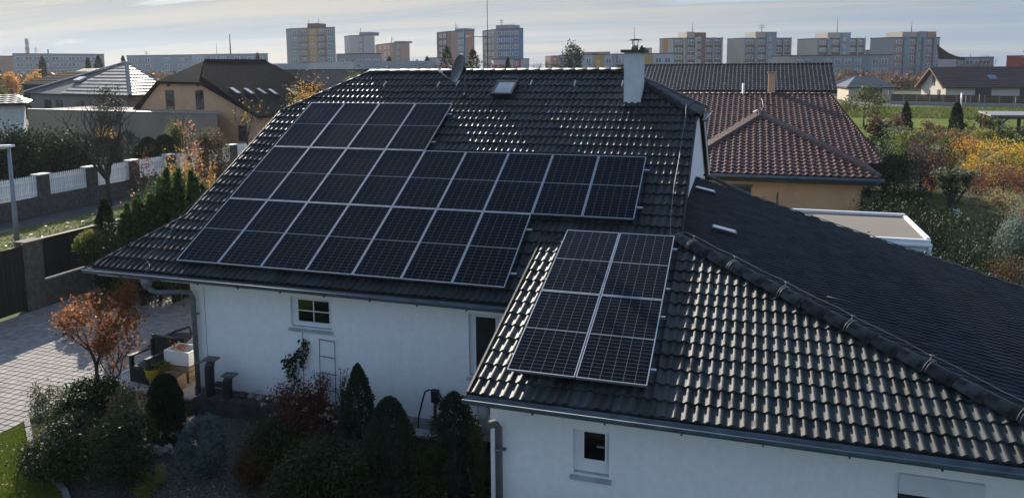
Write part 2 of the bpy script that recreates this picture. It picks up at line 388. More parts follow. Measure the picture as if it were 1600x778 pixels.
# ================================================================ THE WHITE HOUSE
GP = math.tan(R(29.4))
def zm(y): return 7.16-GP*(1.7-y)            # main south slope
def zw(y): return 3.86-.323*(-4.15-y)        # low front wing
SX, SY = -.2255, .04
def zq(x, y): return 3.955+SX*(x-10.4)+SY*(y+3.92)   # east slope
VW, VE = -.87, 10.45
house = thing('house', 'white rendered bungalow carrying the solar panels on its dark tiled roofs', 'house', (4, -2, 0))
b = MB()
WINS = [(2.53, 3.5, 1.90, 2.55, -5.15), (6.53, 7.35, 1.29, 2.56, -5.15), (9.22, 9.77, 1.17, 1.88, -7.85), (13.66, 14.66, .2, 1.9, -7.85)]
def skin(b, x0, x1, z1, y, th, holes):
    # a wall leaf in strips round its openings
    xs = sorted({x0, x1, *[h[0] for h in holes], *[h[1] for h in holes]})
    for a, c in zip(xs[:-1], xs[1:]):
        hs = [h for h in holes if h[0] <= a+1e-6 and h[1] >= c-1e-6]; z = 0.
        if hs: h = hs[0]; b.box((a, y, 0), (c, y+th, h[2])); b.box((a, y, h[3]), (c, y+th, z1))
        else: b.box((a, y, 0), (c, y+th, z1))
skin(b, 0, 7.9, 3.02, -5.15, .3, [h for h in WINS if h[4] == -5.15]); b.box((0, -4.85, 0), (7.9, 8.6, 3.02))
b.prism([(10.3, -4.0, 3.0), (10.3, 7.6, 3.0), (10.3, 7.6, 3.75), (10.3, 3.3, 6.05), (10.3, .1, 6.05), (10.3, -4.0, 3.7)], (-.3, 0, 0))
b.prism([(-.0, -4.0, 3.03), (-.0, 7.6, 3.03), (-.0, 7.6, 3.75), (-.0, 3.3, 6.05), (-.0, .1, 6.05), (-.0, -4.0, 3.7)], (.3, 0, 0))
skin(b, 7.9, 15.6, 2.46, -7.85, .3, [h for h in WINS if h[4] == -7.85]); b.box((7.9, -7.55, 0), (15.6, 5.5, 2.46))
part('wall', b, M_render, house)
b = MB(); b.box((-.02, -5.18, 0), (7.9, -5.152, .28)); b.box((7.88, -7.88, 0), (15.62, -7.852, .28)); part('plinth', b, M_concrete, house)
# window openings are cut below with booleans-free reveals: see wall_window
roof = MB()   # boards under the tiles, slightly below them
def slab(pts, d=.09, mb=None, mi=0): (mb or roof).prism([(p[0], p[1], p[2]-.02) for p in pts], (0, 0, -d), mi)
S_up = [(VW, -4.12, zm(-4.12)), (VE, -4.12, zm(-4.12)), (VE, -.2, zm(-.2)), (8.44, 1.7, zm(1.7)), (.96, 1.7, zm(1.7)), (VW, -.2, zm(-.2))]
S_lo = [(-2.16, -5.7, zm(-5.7)), (7.95, -5.7, zm(-5.7)), (7.95, -4.12, zm(-4.12)), (VW, -4.12, zm(-4.12))]
N_up = [(x, 3.4-y, z) for x, y, z in S_up][::-1]
N_lo = [(-2.16, 9.1, zm(-5.7)), (10.4, 9.1, zm(-5.7)), (10.4, 7.52, zm(-4.12)), (VW, 7.52, zm(-4.12))][::-1]
W_hh = [(VW, 3.6, zm(-.2)), (VW, -.2, zm(-.2)), (.96, 1.7, zm(1.7))]
E_hh = [(VE, -.2, zm(-.2)), (VE, 3.6, zm(-.2)), (8.44, 1.7, zm(1.7))]
W_sk = [(-2.16, 9.1, 2.99), (-2.16, -5.7, 2.99), (VW, -4.12, 3.88), (-.34, -3.3, 4.24), (-.34, 6.7, 4.24), (VW, 7.52, 3.88)]
WING = [(7.75, -8.41, zw(-8.41)), (16.01, -8.41, zw(-8.41)), (10.4, -3.92, zw(-3.92)+.02), (7.75, -4.0, zw(-4.0)+.02)]
EQ = [(10.3, -3.9, zq(10.3, -3.9)), (16.01, -8.41, zq(16.01, -8.41)), (18.6, -.9, zq(18.6, -.9)-.02), (18.3, -.86, zq(18.3, -.86)), (10.25, 2.55, zq(10.25, 2.55))]
for p in (S_up, S_lo, N_up, N_lo, W_hh, E_hh, WING): slab(p)
slab([EQ[0], EQ[1], EQ[3], EQ[4]])
slab([W_sk[0], W_sk[1], W_sk[2], W_sk[5]]); slab([W_sk[2], W_sk[3], W_sk[4], W_sk[5]])
slab([(10.25, 2.55, 4.2), (17.1, -.35, 2.58), (17.3, 5.9, 1.6), (10.25, 7.0, 2.7)])
rf = part('roof', roof, M_black, house)
rm = part('main_roof', MB().box((0, -5.6, 2.8), (.2, -5.5, 2.9)), M_black, house)
su = (0, math.cos(R(29.4)), math.sin(R(29.4)))
tiled_plane(S_up, (VW, -5.7, zm(-5.7)), (1, 0, 0), su, rm, M_tile, tmpl=T2, seed=2)
tiled_plane(S_lo, (VW, -5.7, zm(-5.7)), (1, 0, 0), su, rm, M_tile, tmpl=T2, seed=3)
TL = tile_template(1, .306, .335, .03, .03, .08, 3)
tiled_plane(N_up, (VW, 9.1, zm(-5.7)), (-1, 0, 0), (0, -su[1], su[2]), rm, M_tile, tmpl=TL)
tiled_plane(E_hh, (VE, 1.7, zm(-.2)), (0, 1, 0), (-2.01, 0, 1.07), rm, M_tile, tmpl=T2)
tiled_plane(W_hh, (VW, 1.7, zm(-.2)), (0, -1, 0), (1.83, 0, 1.07), rm, M_tile, tmpl=T2)
tiled_plane([W_sk[0], W_sk[1], W_sk[2], W_sk[5]], (-2.16, 0, 2.99), (0, -1, 0), (1.29, 0, .89), rm, M_tile, tmpl=T2)
wr = part('wing_roof', MB().box((8.1, -7.9, 2.35), (8.3, -7.86, 2.4)), M_black, house)
tiled_plane(WING, (7.75, -8.41, zw(-8.41)), (1, 0, 0), (0, 1, .323), wr, M_tile, single=292, tmpl=T2, seed=5)
er = part('east_roof', MB().box((15.3, -7.0, 2.35), (15.4, -6.9, 2.4)), M_black, house)
TQ = tile_template(2, TW, TR, .034, .02, .05, 3)
tiled_plane([EQ[0], EQ[1], EQ[3], EQ[4]], (10.4, -3.92, zq(10.4, -3.92)), (0, 1, SY), (-1, 0, -SX), er, M_tiled, tmpl=TQ, seed=6)
# ridges and hips
caps((.96, 1.7, zm(1.7)), (8.44, 1.7, zm(1.7)), rm, M_cap, key='r1', lift=-.01)
caps((VE, -.2, zm(-.2)), (8.44, 1.7, zm(1.7)), rm, M_cap, key='r2'); caps((VE, 3.6, zm(-.2)), (8.44, 1.7, zm(1.7)), rm, M_cap, key='r2')
caps((VW, -.2, zm(-.2)), (.96, 1.7, zm(1.7)), rm, M_cap, key='r3', r=.07); caps((VW, 3.6, zm(-.2)), (.96, 1.7, zm(1.7)), rm, M_cap, key='r3', r=.07)
caps((-2.12, -5.66, 3.0), (VW, -4.12, zm(-4.12)), rm, M_cap, key='r4', r=.06)
caps((15.98, -8.38, zw(-8.38)+.02), (10.42, -3.94, zw(-3.94)+.03), wr, M_cap, pitch=.40, r=.15, key='r5')
caps((11.7, 5.6, 3.3), (10.45, 4.9, 3.95), er, M_cap, key='r6')
# verge tiles: stepped end pieces down each gable edge
def verge(parent, x, y0, y1, zf, side, ux=0):
    vm = MB(); k = int(round((y1-y0)/(TR*math.cos(R(29.4 if zf is zm else 17.9))))); st = (y1-y0)/k
    me = MB(); L = math.hypot(st, zf(y0+st)-zf(y0)); me.box((-.022 if side < 0 else -.01, -.01, -.09), (.01 if side < 0 else .022, L, .04)); me = me.mesh('verge_tile', M_tile)
    a = math.atan2(zf(y0+st)-zf(y0), st)
    for i in range(k):
        y = y0+i*st; piece('verge_tile', me, parent, (x, y, zf(y)+.012), rot=(a+.06*0, 0, 0))
verge(rm, VW, -4.12, -.2, zm, -1); verge(rm, VE, -4.0, -.2, zm, 1); verge(wr, 7.75, -8.41, -4.1, zw, -1)
# eaves: fascia, soffit, white barge boards
b = MB(); b.box((-2.1, -5.62, 2.80), (7.75, -5.59, 2.93)); b.box((7.9, -8.33, 2.30), (15.95, -8.3, 2.46)); part('fascia', b, M_gutter, house)
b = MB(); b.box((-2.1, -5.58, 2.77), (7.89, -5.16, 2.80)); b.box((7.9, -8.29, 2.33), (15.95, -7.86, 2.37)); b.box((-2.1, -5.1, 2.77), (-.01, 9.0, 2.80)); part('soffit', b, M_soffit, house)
b = MB()
for (y0, y1) in ((3.6, 7.6),): b.prism([(10.42, y0, zm(3.4-y0)-.06), (10.42, y1, zm(3.4-y1)-.06), (10.42, y1, zm(3.4-y1)-.3), (10.42, y0, zm(3.4-y0)-.3)], (.03, 0, 0))
b.prism([(10.42, -4.1, zm(-4.1)-.12), (10.42, -.2, zm(-.2)-.12), (10.42, -.2, zm(-.2)-.28), (10.42, -4.1, zm(-4.1)-.28)], (.03, 0, 0))
part('barge_board', b, M_white, house)
b = MB(); b.prism([(7.78, -8.3, zw(-8.3)-.10), (7.78, -5.2, zw(-5.2)-.10), (7.78, -5.2, zw(-5.2)-.30), (7.78, -8.3, zw(-8.3)-.26)], (.03, 0, 0)); part('barge_board', b, M_dark, house)
def gutter(a, b_, r, side, name='gutter'):
    a, b_ = Vector(a), Vector(b_); d = (b_-a).normalized(); s = Vector(side); vs = []; seg = 8
    for p in (a, b_):
        for rr in (r, r-.012):
            for k in range(seg+1):
                t = math.pi*k/seg; vs.append(p+s*(rr*math.cos(t))-Vector((0, 0, rr*math.sin(t))))
    n = seg+1; fs = []
    for k in range(seg): fs += [(k, k+1, 2*n+k+1, 2*n+k)[::-1], (n+k, n+k+1, 3*n+k+1, 3*n+k), ]
    fs += [(0, n, 3*n, 2*n), (seg, n+seg, 3*n+seg, 2*n+seg)[::-1]]
    fs += [tuple(range(n)), tuple(range(2*n, 3*n))[::-1]]
    g = MB().add(vs, fs, 0, True); g.tube([a+s*r, b_+s*r], .014, 6)
    g = part(name, g, M_gutter, house)
    L = (b_-a).length; k = int(L/.95)
    for i in range(1, k):
        q = a+d*(L*i/k); br = MB(); pts = [q+s*(r+.006)*math.cos(math.pi*t/6)-Vector((0, 0, (r+.006)*math.sin(math.pi*t/6))) for t in range(7)]
        br.tube(pts, .009, 4); br.box((q.x-.012, q.y-.02, q.z-r-.03), (q.x+.012, q.y+.02, q.z-r-.002)); part('gutter_bracket', br, M_gutter, g)
    return g
gutter((-2.22, -5.80, 2.96), (7.74, -5.80, 2.94), .085, (0, -1, 0))
gutter((7.72, -8.50, 2.47), (16.1, -8.50, 2.45), .10, (0, -1, 0))
gutter((-2.26, -5.8, 2.95), (-2.26, 9.0, 2.95), .07, (-1, 0, 0))
gutter((10.62, -.12, 6.02), (10.62, 3.5, 6.02), .05, (1, 0, 0))
gutter((-1.0, -.1, 6.02), (-1.0, 3.5, 6.02), .05, (-1, 0, 0))
# downpipes
def downpipe(pts, r, clips, parent=house):
    b = MB(); b.tube(pts, r, 10); p = part('downpipe', b, M_pipe, parent)
    for z in clips:
        q = pts[-1]; c = MB(); c.lathe((q[0], q[1], z), [(r+.008, -.02), (r+.008, .02)], 12); c.box((q[0]+.02, q[1]-.01, z-.012), (q[0]+r+.05, q[1]+.06, z+.012)); part('pipe_clip', c, M_pipe, p)
downpipe([(-.55, -5.8, 2.9), (-.55, -5.8, 2.72), (-.47, -5.76, 2.6), (-.35, -5.68, 2.55), (0.0, -5.42, 2.52), (.14, -5.32, 2.48), (.18, -5.29, 2.35), (.18, -5.29, .05)], .054, (2.0, .9))
downpipe([(8.02, -8.5, 2.4), (8.02, -8.5, 2.15), (8.03, -8.4, 2.02), (8.06, -8.12, 1.93), (8.08, -7.99, 1.8), (8.08, -7.99, .05)], .06, (1.45, .5))
b = MB(); b.lathe((-.55, -5.8, 2.72), [(.065, -.06), (.12, .06), (.12, .16)], 12); part('outlet_hopper', b, M_pipe, house)
b = MB(); b.lathe((8.02, -8.5, 2.2), [(.065, -.06), (.1, .05), (.1, .2)], 12); part('outlet_hopper', b, M_pipe, house)

# windows: reveal frame proud of nothing, panes set back behind raised render surround
def wall_window(x0, x1, z0, z1, yw, gx0, gx1, gz0, gz1, bars=None, sill=True, label=None, open_=False, handle=False, gm=None):
    """recessed window: a reveal box sunk into the wall, frame, panes and sill"""
    d = .14; w_ = MB()
    # frame (four members) set back in the reveal
    y = yw+d
    for a, c in (((x0, z0), (gx0, z1)), ((gx1, z0), (x1, z1)), ((gx0, gz1), (gx1, z1)), ((gx0, z0), (gx1, gz0))):
        if c[0]-a[0] > .005 and c[1]-a[1] > .005: w_.box((a[0], y-.05, a[1]), (c[0], y+.02, c[1]))
    t = .035
    for a, c in (((gx0, gz0), (gx0+t, gz1)), ((gx1-t, gz0), (gx1, gz1)), ((gx0+t, gz1-t), (gx1-t, gz1)), ((gx0+t, gz0), (gx1-t, gz0+t))): w_.box((a[0], y-.075, a[1]), (c[0], y-.052, c[1]))
    o = part('window', w_, M_white, house, label)
    n = bars or (1, 1)
    for i in range(n[0]):
        for j in range(n[1]):
            a0 = gx0+t+(gx1-gx0-2*t)*i/n[0]; a1 = gx0+t+(gx1-gx0-2*t)*(i+1)/n[0]; c0 = gz0+t+(gz1-gz0-2*t)*j/n[1]; c1 = gz0+t+(gz1-gz0-2*t)*(j+1)/n[1]; q = .011 if bars else 0
            part('pane', MB().box((a0+q, y-.048, c0+q), (a1-q, y-.04, c1-q)) if 0 else MB().box((a0+q, y-.066, c0+q), (a1-q, y-.056, c1-q)), gm or M_glass, o)
    if bars:
        bb = MB(); cxm = (gx0+gx1)/2; czm = (gz0+gz1)/2; bb.box((cxm-.011, y-.07, gz0+t), (cxm+.011, y-.055, gz1-t)); bb.box((gx0+t, y-.071, czm-.011), (gx1-t, y-.054, czm+.011)); part('glazing_bar', bb, M_white, o)
    if sill:
        s = MB(); s.prism([(x0-.04, yw+.11, z0+.02), (x1+.04, yw+.11, z0+.02), (x1+.04, yw-.05, z0-.03), (x0-.04, yw-.05, z0-.03)], (0, 0, -.025)); s.box((x0-.04, yw-.052, z0-.075), (x1+.04, yw-.045, z0-.05)); part('sill', s, mat('grey_sill', (.38, .4, .43), rough=.5), o)
    if handle: part('handle', MB().box((gx1-t-.12, y-.1, (gz0+gz1)/2-.0), (gx1-t+.01, y-.08, (gz0+gz1)/2+.02)), M_alu, o)
    return o
wall_window(*WINS[0], 2.64, 3.45, 1.98, 2.52, bars=(2, 2), label='small four-pane window')
wall_window(*WINS[1], 6.62, 7.1, 1.36, 2.52, label='tall narrow window half hidden by the roof edge', gm=glassmat('grey_glass', (.035, .037, .035), .1))
wall_window(*WINS[2], 9.34, 9.73, 1.36, 1.86, label='window with a tilted sash', handle=True)
# shuttered window low on the right
w4 = part('window', MB().box((13.68, -7.78, .2), (14.64, -7.7, 1.62)), M_black, house, 'wide window with a roller blind box and dark slats')
part('blind_box', MB().box((13.66, -7.9, 1.63), (14.66, -7.72, 1.9)), M_soffit, w4)
sl_me = MB().add([(0, 0, 0), (.92, 0, 0), (.92, .05, .035), (0, .05, .035), (0, -.004, -.006), (.92, -.004, -.006), (.92, .046, .029), (0, .046, .029)], [(0, 1, 2, 3), (7, 6, 5, 4), (0, 4, 5, 1), (1, 5, 6, 2), (2, 6, 7, 3), (3, 7, 4, 0)]).mesh('slat', mat('blind_slat', (.05, .048, .045), rough=.4, metal=.3))
for k in range(16): piece('slat', sl_me, w4, (13.70, -7.85, 1.56-k*.075))
rl = MB(); rl.box((13.665, -7.86, .2), (13.695, -7.79, 1.63)); rl.box((14.625, -7.86, .2), (14.655, -7.79, 1.63)); part('guide_rail', rl, M_dark, w4)

# ================================================================ SOLAR PANELS
PA = R(29.4); PWA = R(17.9)
fr = MB(); W_, H_ = 1.038, 2.094; t = .014
fr.box((0, -H_/2, -.036), (t, H_/2, .003)); fr.box((W_-t, -H_/2, -.036), (W_, H_/2, .003)); fr.box((t, H_/2-t, -.036), (W_-t, H_/2, .003)); fr.box((t, -H_/2, -.036), (W_-t, -H_/2+t, .003))
FRAME = fr.mesh('frame', M_alu); GLASS = MB().box((t, -H_/2+t, -.012), (W_-t, H_/2-t, -.002)).mesh('glass', M_panel)
ORD = ['first', 'second', 'third', 'fourth', 'fifth', 'sixth', 'seventh', 'eighth', 'ninth']
def panel(p, pitch, label, group):
    o = thing('solar_panel', label, 'solar panel', p, group); o.rotation_euler = (pitch, 0, 0)
    link('frame', FRAME, o); link('glass', GLASS, o); return o
PO = Vector((0, 0, 6.35)); rngp = random.Random(4)
def on_main(x, v, h=0): return Vector((x, -v*math.cos(PA)-h*math.sin(PA), 6.35-v*math.sin(PA)+h*math.cos(PA)))
WO = Vector((8.24, -4.04, 4.07))
def on_wing(x, v, h=0): return Vector((8.24+x, -4.04-v*math.cos(PWA)-h*math.sin(PWA), 4.07-v*math.sin(PWA)+h*math.cos(PWA)))
for row, (n, nm) in enumerate(((4, 'top'), (9, 'middle'), (7, 'bottom'))):
    for i in range(n):
        lab = '%s solar panel from the left in the %s row of the big roof array' % (ORD[i], nm)
        panel(on_main(i*1.058, row*2.114+1.047), PA, lab, 'solar panels on the main roof')
for r_ in range(2):
    for i in range(2):
        panel(on_wing(i*1.058, r_*2.114+1.047), PWA, '%s %s solar panel of the separate four on the lower front roof' % (('upper', 'lower')[r_], ('left', 'right')[i]), 'solar panels on the lower front roof')
def rail(a, b, label, pitch, group):
    a, b = Vector(a), Vector(b); L = (b-a).length; me = MB().box((0, -.02, -.02), (L, .02, .02)).mesh('mounting_rail', M_alu)
    o = link('mounting_rail', me); o.location = a; o.rotation_euler = (pitch, 0, 0); tag(o, label, 'mounting rail', group)
for row, n in enumerate((4, 9, 7)):
    for k, fv in enumerate((.42, 1.68)):
        rail(on_main(-.06, row*2.114+fv, -.06), on_main(n*1.058+.10, row*2.114+fv, -.06), '%s aluminium rail under the %s row of panels, its end showing at the right' % (('upper', 'lower')[k], ('top', 'middle', 'bottom')[row]), PA, 'panel mounting rails')
for k, fv in enumerate((.4, 1.7, 2.5, 3.8)):
    rail(on_wing(-.04, fv, -.06), on_wing(2.18, fv, -.06), '%s aluminium rail under the four panels of the front roof' % ('topmost', 'second', 'third', 'lowest')[k], PWA, 'panel mounting rails')

# ================================================================ THINGS ON THE ROOF
ch = thing('chimney', 'white rendered chimney stack with a round metal rain cap near the roof ridge', 'chimney', (8.88, .62, 6.35))
part('stack', MB().box((8.66, .28, 5.9), (9.07, .98, 7.62)), mat('chimney_render', (.56, .58, .59), rough=.95, var=.1, scale=3, bump=.3, bscale=120), ch)
b = MB(); b.box((8.58, .20, 7.62), (9.15, 1.06, 7.69)); part('cap_slab', b, M_moss, ch)
b = MB(); b.lathe((8.87, .62, 7.69), [(.085, 0), (.085, .10), (.075, .11)], 16); part('flue', b, M_wire, ch)
b = MB()
for a in range(3): b.tube([(8.87+.07*math.cos(a*2.1+.4), .62+.07*math.sin(a*2.1+.4), 7.78), (8.87+.085*math.cos(a*2.1+.4), .62+.085*math.sin(a*2.1+.4), 7.93)], .011, 5)
part('cap_strut', b, M_dark, ch)
b = MB(); b.lathe((8.87, .62, 7.925), [(.19, 0), (.185, .012), (.05, .035), (.01, .04)], 20); part('rain_cap', b, M_dark, ch)
part('rod', MB().tube([(8.86, .62, 7.95), (8.845, .62, 8.25)], .006, 5), M_dark, ch)
b = MB(); b.box((8.99, .6, 7.69), (9.12, .8, 7.75)); b.tube([(9.03, .7, 7.75), (9.03, .7, 7.80)], .03, 8); part('vent_stub', b, M_dark, ch)
b = MB(); b.prism([(8.6, .14, 6.295), (9.15, .14, 6.295), (9.15, .27, 6.368), (8.6, .27, 6.368)], (0, -.01, .02)); part('flashing', b, M_dark, ch)

sk = thing('skylight', 'small pale roof window below the ridge right of the satellite dish', 'roof window', (5.4, .8, 6.68))
def rp(x, y, h=0): return (x, y-h*math.sin(PA), zm(y)+h*math.cos(PA))
b = MB()
for (x0, x1, y0, y1) in ((5.12, 5.18, .5, 1.12), (5.64, 5.70, .5, 1.12), (5.18, 5.64, .5, .56), (5.18, 5.64, 1.06, 1.12)):
    b.prism([rp(x0, y0, .03), rp(x1, y0, .03), rp(x1, y1, .03), rp(x0, y1, .03)], Vector(rp(0, 0, .13))-Vector(rp(0, 0, .03)))
part('frame', b, M_dark, sk); part('pane', MB().prism([rp(5.18, .56, .1), rp(5.64, .56, .1), rp(5.64, 1.06, .1), rp(5.18, 1.06, .1)], (0, -.005, .012)), M_sky, sk)
b = MB(); b.tube([rp(5.2, 1.12, .15), rp(5.25, 1.18, .2), rp(5.68, 1.18, .2), rp(5.70, 1.12, .15)], .009, 5); part('guard_bar', b, M_wire, sk)

dn = thing('satellite_dish', 'grey satellite dish on a steel mast standing on the roof', 'satellite dish', (4.38, .5, 6.49))
part('mast', MB().tube([(4.38, .5, 6.45), (4.38, .5, 8.28)], .02, 8), M_wire, dn)
b = MB(); rr = [(0.0001, .07), (.1, .064), (.2, .045), (.29, .018), (.36, -.02), (.372, -.028), (.372, -.04), (.36, -.034), (.2, .03), (.0001, .055)]
vs = []; seg = 28
# bowl faces towards the low southern sky at the left of the picture
ax = Vector((-.675, -.737, .3)).normalized(); uu = ax.cross(Vector((0, 0, 1))).normalized(); vv = uu.cross(ax)
c0 = Vector((4.22, .46, 7.25))
for r_, h in rr:
    for k in range(seg): a = 2*math.pi*k/seg; vs.append(c0+uu*(r_*.86*math.cos(a))+vv*(r_*1.08*math.sin(a))-ax*h)
fs = [(i*seg+k, i*seg+(k+1) % seg, (i+1)*seg+(k+1) % seg, (i+1)*seg+k) for i in range(len(rr)-1) for k in range(seg)]
b.add(vs, fs, 0, True); part('bowl', b, mat('dish_grey', (.035, .038, .044), rough=.45), dn)
lnb = c0+ax*.52-vv*.22; b = MB().tube([c0-vv*.4-ax*.02, lnb], .012, 6); part('feed_arm', b, M_alu, dn)
b = MB(); b.tube([lnb, lnb+ax*.0-ax*.09], .03, 8); b.obox(lnb+Vector((0, 0, .03)), .035, .03, .03, .4); part('receiver', b, M_white, dn)
b = MB(); b.tube([c0-ax*.06, (4.38, .5, 7.22)], .03, 6); b.obox((4.38, .5, 7.22), .04, .04, .07); part('bracket', b, M_dark, dn)
b = MB(); b.lathe((4.38, .5, 6.40), [(.12, -.05), (.09, .06), (.045, .16), (.025, .2)], 12); part('mast_collar', b, M_tiled, dn)
ln = thing('lightning_rod', 'tall thin lightning rod held off the dish mast on a cross arm', 'lightning rod', (5.0, .7, 7.2))
part('rod', MB().tube([(4.99, .62, 7.2), (4.99, .62, 8.2), (4.985, .62, 10.6)], .012, 6, r2=.007), M_dark, ln)
part('cross_arm', MB().tube([(4.38, .5, 8.1), (4.99, .62, 8.08)], .009, 5), M_dark, ln)

# lightning conductor wires with holders, clipped along ridge, hips and gable edges
def conductor(pts, label, holders, hh=.09, sag=True):
    o = thing('lightning_conductor', label, 'conductor wire', pts[0], 'lightning conductor wires'); part('wire', MB().tube(pts, .0055, 5), M_wire, o)
    for p, q in holders:
        b = MB(); p = Vector(p); q = Vector(q); b.tube([p, q], .006, 4); b.tube([p-Vector((.03, 0, 0)), p+Vector((.03, 0, 0))], .011, 4); part('holder', b, M_wire, o)
    return o
P = [(VW+.03, -.28, zm(-.2)+.14)]+[Vector((VW, -.2, zm(-.2))).lerp(Vector((.96, 1.7, zm(1.7))), k/8)+Vector((0, 0, .17)) for k in range(9)]+[Vector((x, 1.7, 7.34+.01*math.sin(x*3))) for x in np.arange(1.5, 8.5, .5)]
H = [((x, 1.7, 7.33), (x, 1.7, 7.24)) for x in np.arange(1.5, 8.4, 1.0)]
P += [Vector((8.44, 1.7, zm(1.7))).lerp(Vector((VE, -.2, zm(-.2))), k/8)+Vector((0, 0, .19)) for k in range(1, 8)]
P += [(10.2, -.12, 6.25), (10.22, -.4, 6.05), (10.2, -1.0, zm(-1)+.08), (10.2, -1.8, zm(-1.8)+.07), (10.18, -2.6, zm(-2.6)+.08), (10.2, -3.4, zm(-3.4)+.08), (10.25, -3.95, 4.05), (10.5, -4.06, 4.16)]
H += [((10.2, y, zm(y)+.075), (10.2, y, zm(y)+.02)) for y in (-.6, -1.5, -2.4, -3.3)]
hA, hB = Vector((10.42, -3.94, 3.96)), Vector((15.98, -8.38, 2.53)); side = Vector((.78, .98, 0)).normalized()
P += [hA.lerp(hB, .02+k*.049)+Vector((0, 0, .20+.012*math.sin(k*2.3)))+side*.07 for k in range(20)]
hl = [hA.lerp(hB, f) for f in (.045, .18, .33, .5, .67, .84)]
conductor(P, 'wire along the ridge, down the right gable edge and down the long front hip', H+[(q+Vector((0, 0, .2))+side*.07, q+Vector((0, 0, .14))) for q in hl])
for q in hl:
    b = MB(); d = (hB-hA).normalized(); y = Vector((0, 0, 1)).cross(d).normalized(); z = d.cross(y)
    for off in (-.02, .02): b.tube([q+d*off+y*(.165*math.cos(math.pi*k/8))+z*(.15*math.sin(math.pi*k/8)+.005) for k in range(9)], .006, 4)
    solo('conductor_clip', b, M_wire, 'spring clip strapped over the long front hip, %s from the top' % ORD[hl.index(q)], 'clip', q, 'clips on the long hip')
Q = [(-.95, -4.2, 3.95), (-1.0+.12, -4.5, zm(-4.5)+.09), (-.78, -4.9, zm(-4.9)+.1), (-.72, -5.1, zm(-5.1)+.1), (-.86, -5.3, zm(-5.3)+.1), (-.83, -5.5, zm(-5.5)+.1), (-.6, -5.63, zm(-5.63)+.1), (-.52, -5.72, 3.1), (-.53, -5.85, 3.0)]
conductor([(VW+.02, -.35, zm(-.35)+.09), (VW+.02, -1.2, zm(-1.2)+.08), (VW+.0, -2.2, zm(-2.2)+.09), (VW+.02, -3.2, zm(-3.2)+.08)]+Q, 'wire down the left gable edge, curling over the lower slope to the gutter', [])
b = MB(); b.tube([(.42, -5.22, 2.6), (.42, -5.22, .05)], .006, 5); solo('earthing_wire', b, M_wire, 'thin earthing wire on the white wall beside the left downpipe', 'wire', (.42, -5.22, 0))
fy = MB(); 
for k in range(6): pass
# hooks, vent tiles, slim east roof lights, verge clips
hk = MB(); hk.prism([(-.02, 0, .04), (.02, 0, .04), (.02, .19, .15), (-.02, .19, .15)], (0, -.004, .008)); hk.prism([(-.02, -.0, .0), (.02, -.0, .0), (.02, -.0, .05), (-.02, -.0, .05)], (0, .006, 0)); hk = hk.mesh('roof_hook', M_alu)
for i, (x, y) in enumerate(((1.75, .95), (3.4, .92), (3.95, .98), (6.05, 1.0), (7.25, .98), (8.5, .98))):
    o = link('roof_hook', hk); o.location = (x, y, zm(y)+.02); tag(o, 'bright metal roof hook just below the ridge, %s from the left' % ORD[i], 'roof hook', 'roof hooks below the ridge')
for i, ((xa, ya), (xb, yb)) in enumerate((((10.42, 1.0), (10.86, .45)), ((10.99, -2.45), (11.43, -2.62)))):
    o = thing('roof_light', ('upper' if i == 0 else 'lower')+' slim bright roof light on the dark east slope', 'roof light', (xa, ya, zq(xa, ya)), 'slim roof lights')
    yb = ya-.1; b = MB(); A, B = (xa, ya), (xb, ya)
    b.prism([(xa-.03, ya-.16, zq(xa-.03, ya)+.03), (xb+.03, ya-.16, zq(xb+.03, ya)+.03), (xb+.03, ya+.16, zq(xb+.03, ya)+.03), (xa-.03, ya+.16, zq(xa-.03, ya)+.03)], (0, 0, .06)); part('frame', b, M_dark, o)
    b = MB(); b.prism([(xa, ya-.12, zq(xa, ya)+.095), (xb, ya-.12, zq(xb, ya)+.095), (xb, ya+.12, zq(xb, ya)+.095), (xa, ya+.12, zq(xa, ya)+.095)], (0, 0, .012)); part('pane', b, M_sky, o)
b = MB(); a_, b_ = Vector(EQ[4]), Vector(EQ[3]); b.tube([a_+Vector((0, 0, .055)), b_+Vector((0, 0, .055))], .012, 5); part('verge_trim', b, M_pipe, house)
for i in range(6):
    q = a_.lerp(b_, .22+i*.145); b = MB(); b.tube([q+Vector((0, 0, .02)), q+Vector((.01, -.03, .0))+Vector((0, 0, .1)), q+Vector((.1, .0, .1))], .012, 4)
    solo('verge_clip', b, M_wire, 'small bright clip on the far edge of the east slope, %s from the gable' % ORD[i], 'clip', q, 'clips on the east slope edge')
b = MB()
for i, (x, y) in enumerate(((12.2, -4.6), (13.9, -6.0))): pass
for i, (x, y) in enumerate(((11.4, -4.0), (12.95, -5.2), (14.2, -6.2))):
    b = MB(); z = zq(x, y); b.tube([(x, y, z+.02), (x, y, z+.13), (x+.45, y-.05, z+.05)], .008, 4); solo('snow_hook', b, M_dark, 'thin dark snow hook beside the long front hip, %s down' % ORD[i], 'snow hook', (x, y, z), 'snow hooks on the east slope')

# ================================================================ GROUND
M_earth = mat('field_ground', (.10, .115, .05), rough=1, var=.5, scale=.15, spec=.1)
M_lawn = mat('lawn_green', (.10, .135, .018), rough=1, var=.5, scale=1.3, bump=.8, bscale=30, col2=(.05, .075, .012), spec=.1)
M_meadow = mat('meadow_green', (.075, .105, .008), rough=1, var=.4, scale=.12, bump=.6, bscale=3, col2=(.055, .08, .008), spec=.1, stretch=(.4, 1.6, 1))
M_soil = mat('garden_soil', (.04, .032, .024), rough=1, var=.6, scale=3, bump=1, bscale=25, spec=.1)
M_gravel = mat('gravel_bed', (.11, .10, .085), rough=1, var=.6, scale=22, bump=1, bscale=50, spec=.2)
M_pave = mat('paver', (.33, .305, .275), rough=.9, var=.22, scale=5, bump=.3, bscale=120, rand=.12, island=.12, spec=.25)
M_joint = mat('paver_joint', (.07, .062, .05), rough=1, var=.4, scale=8)
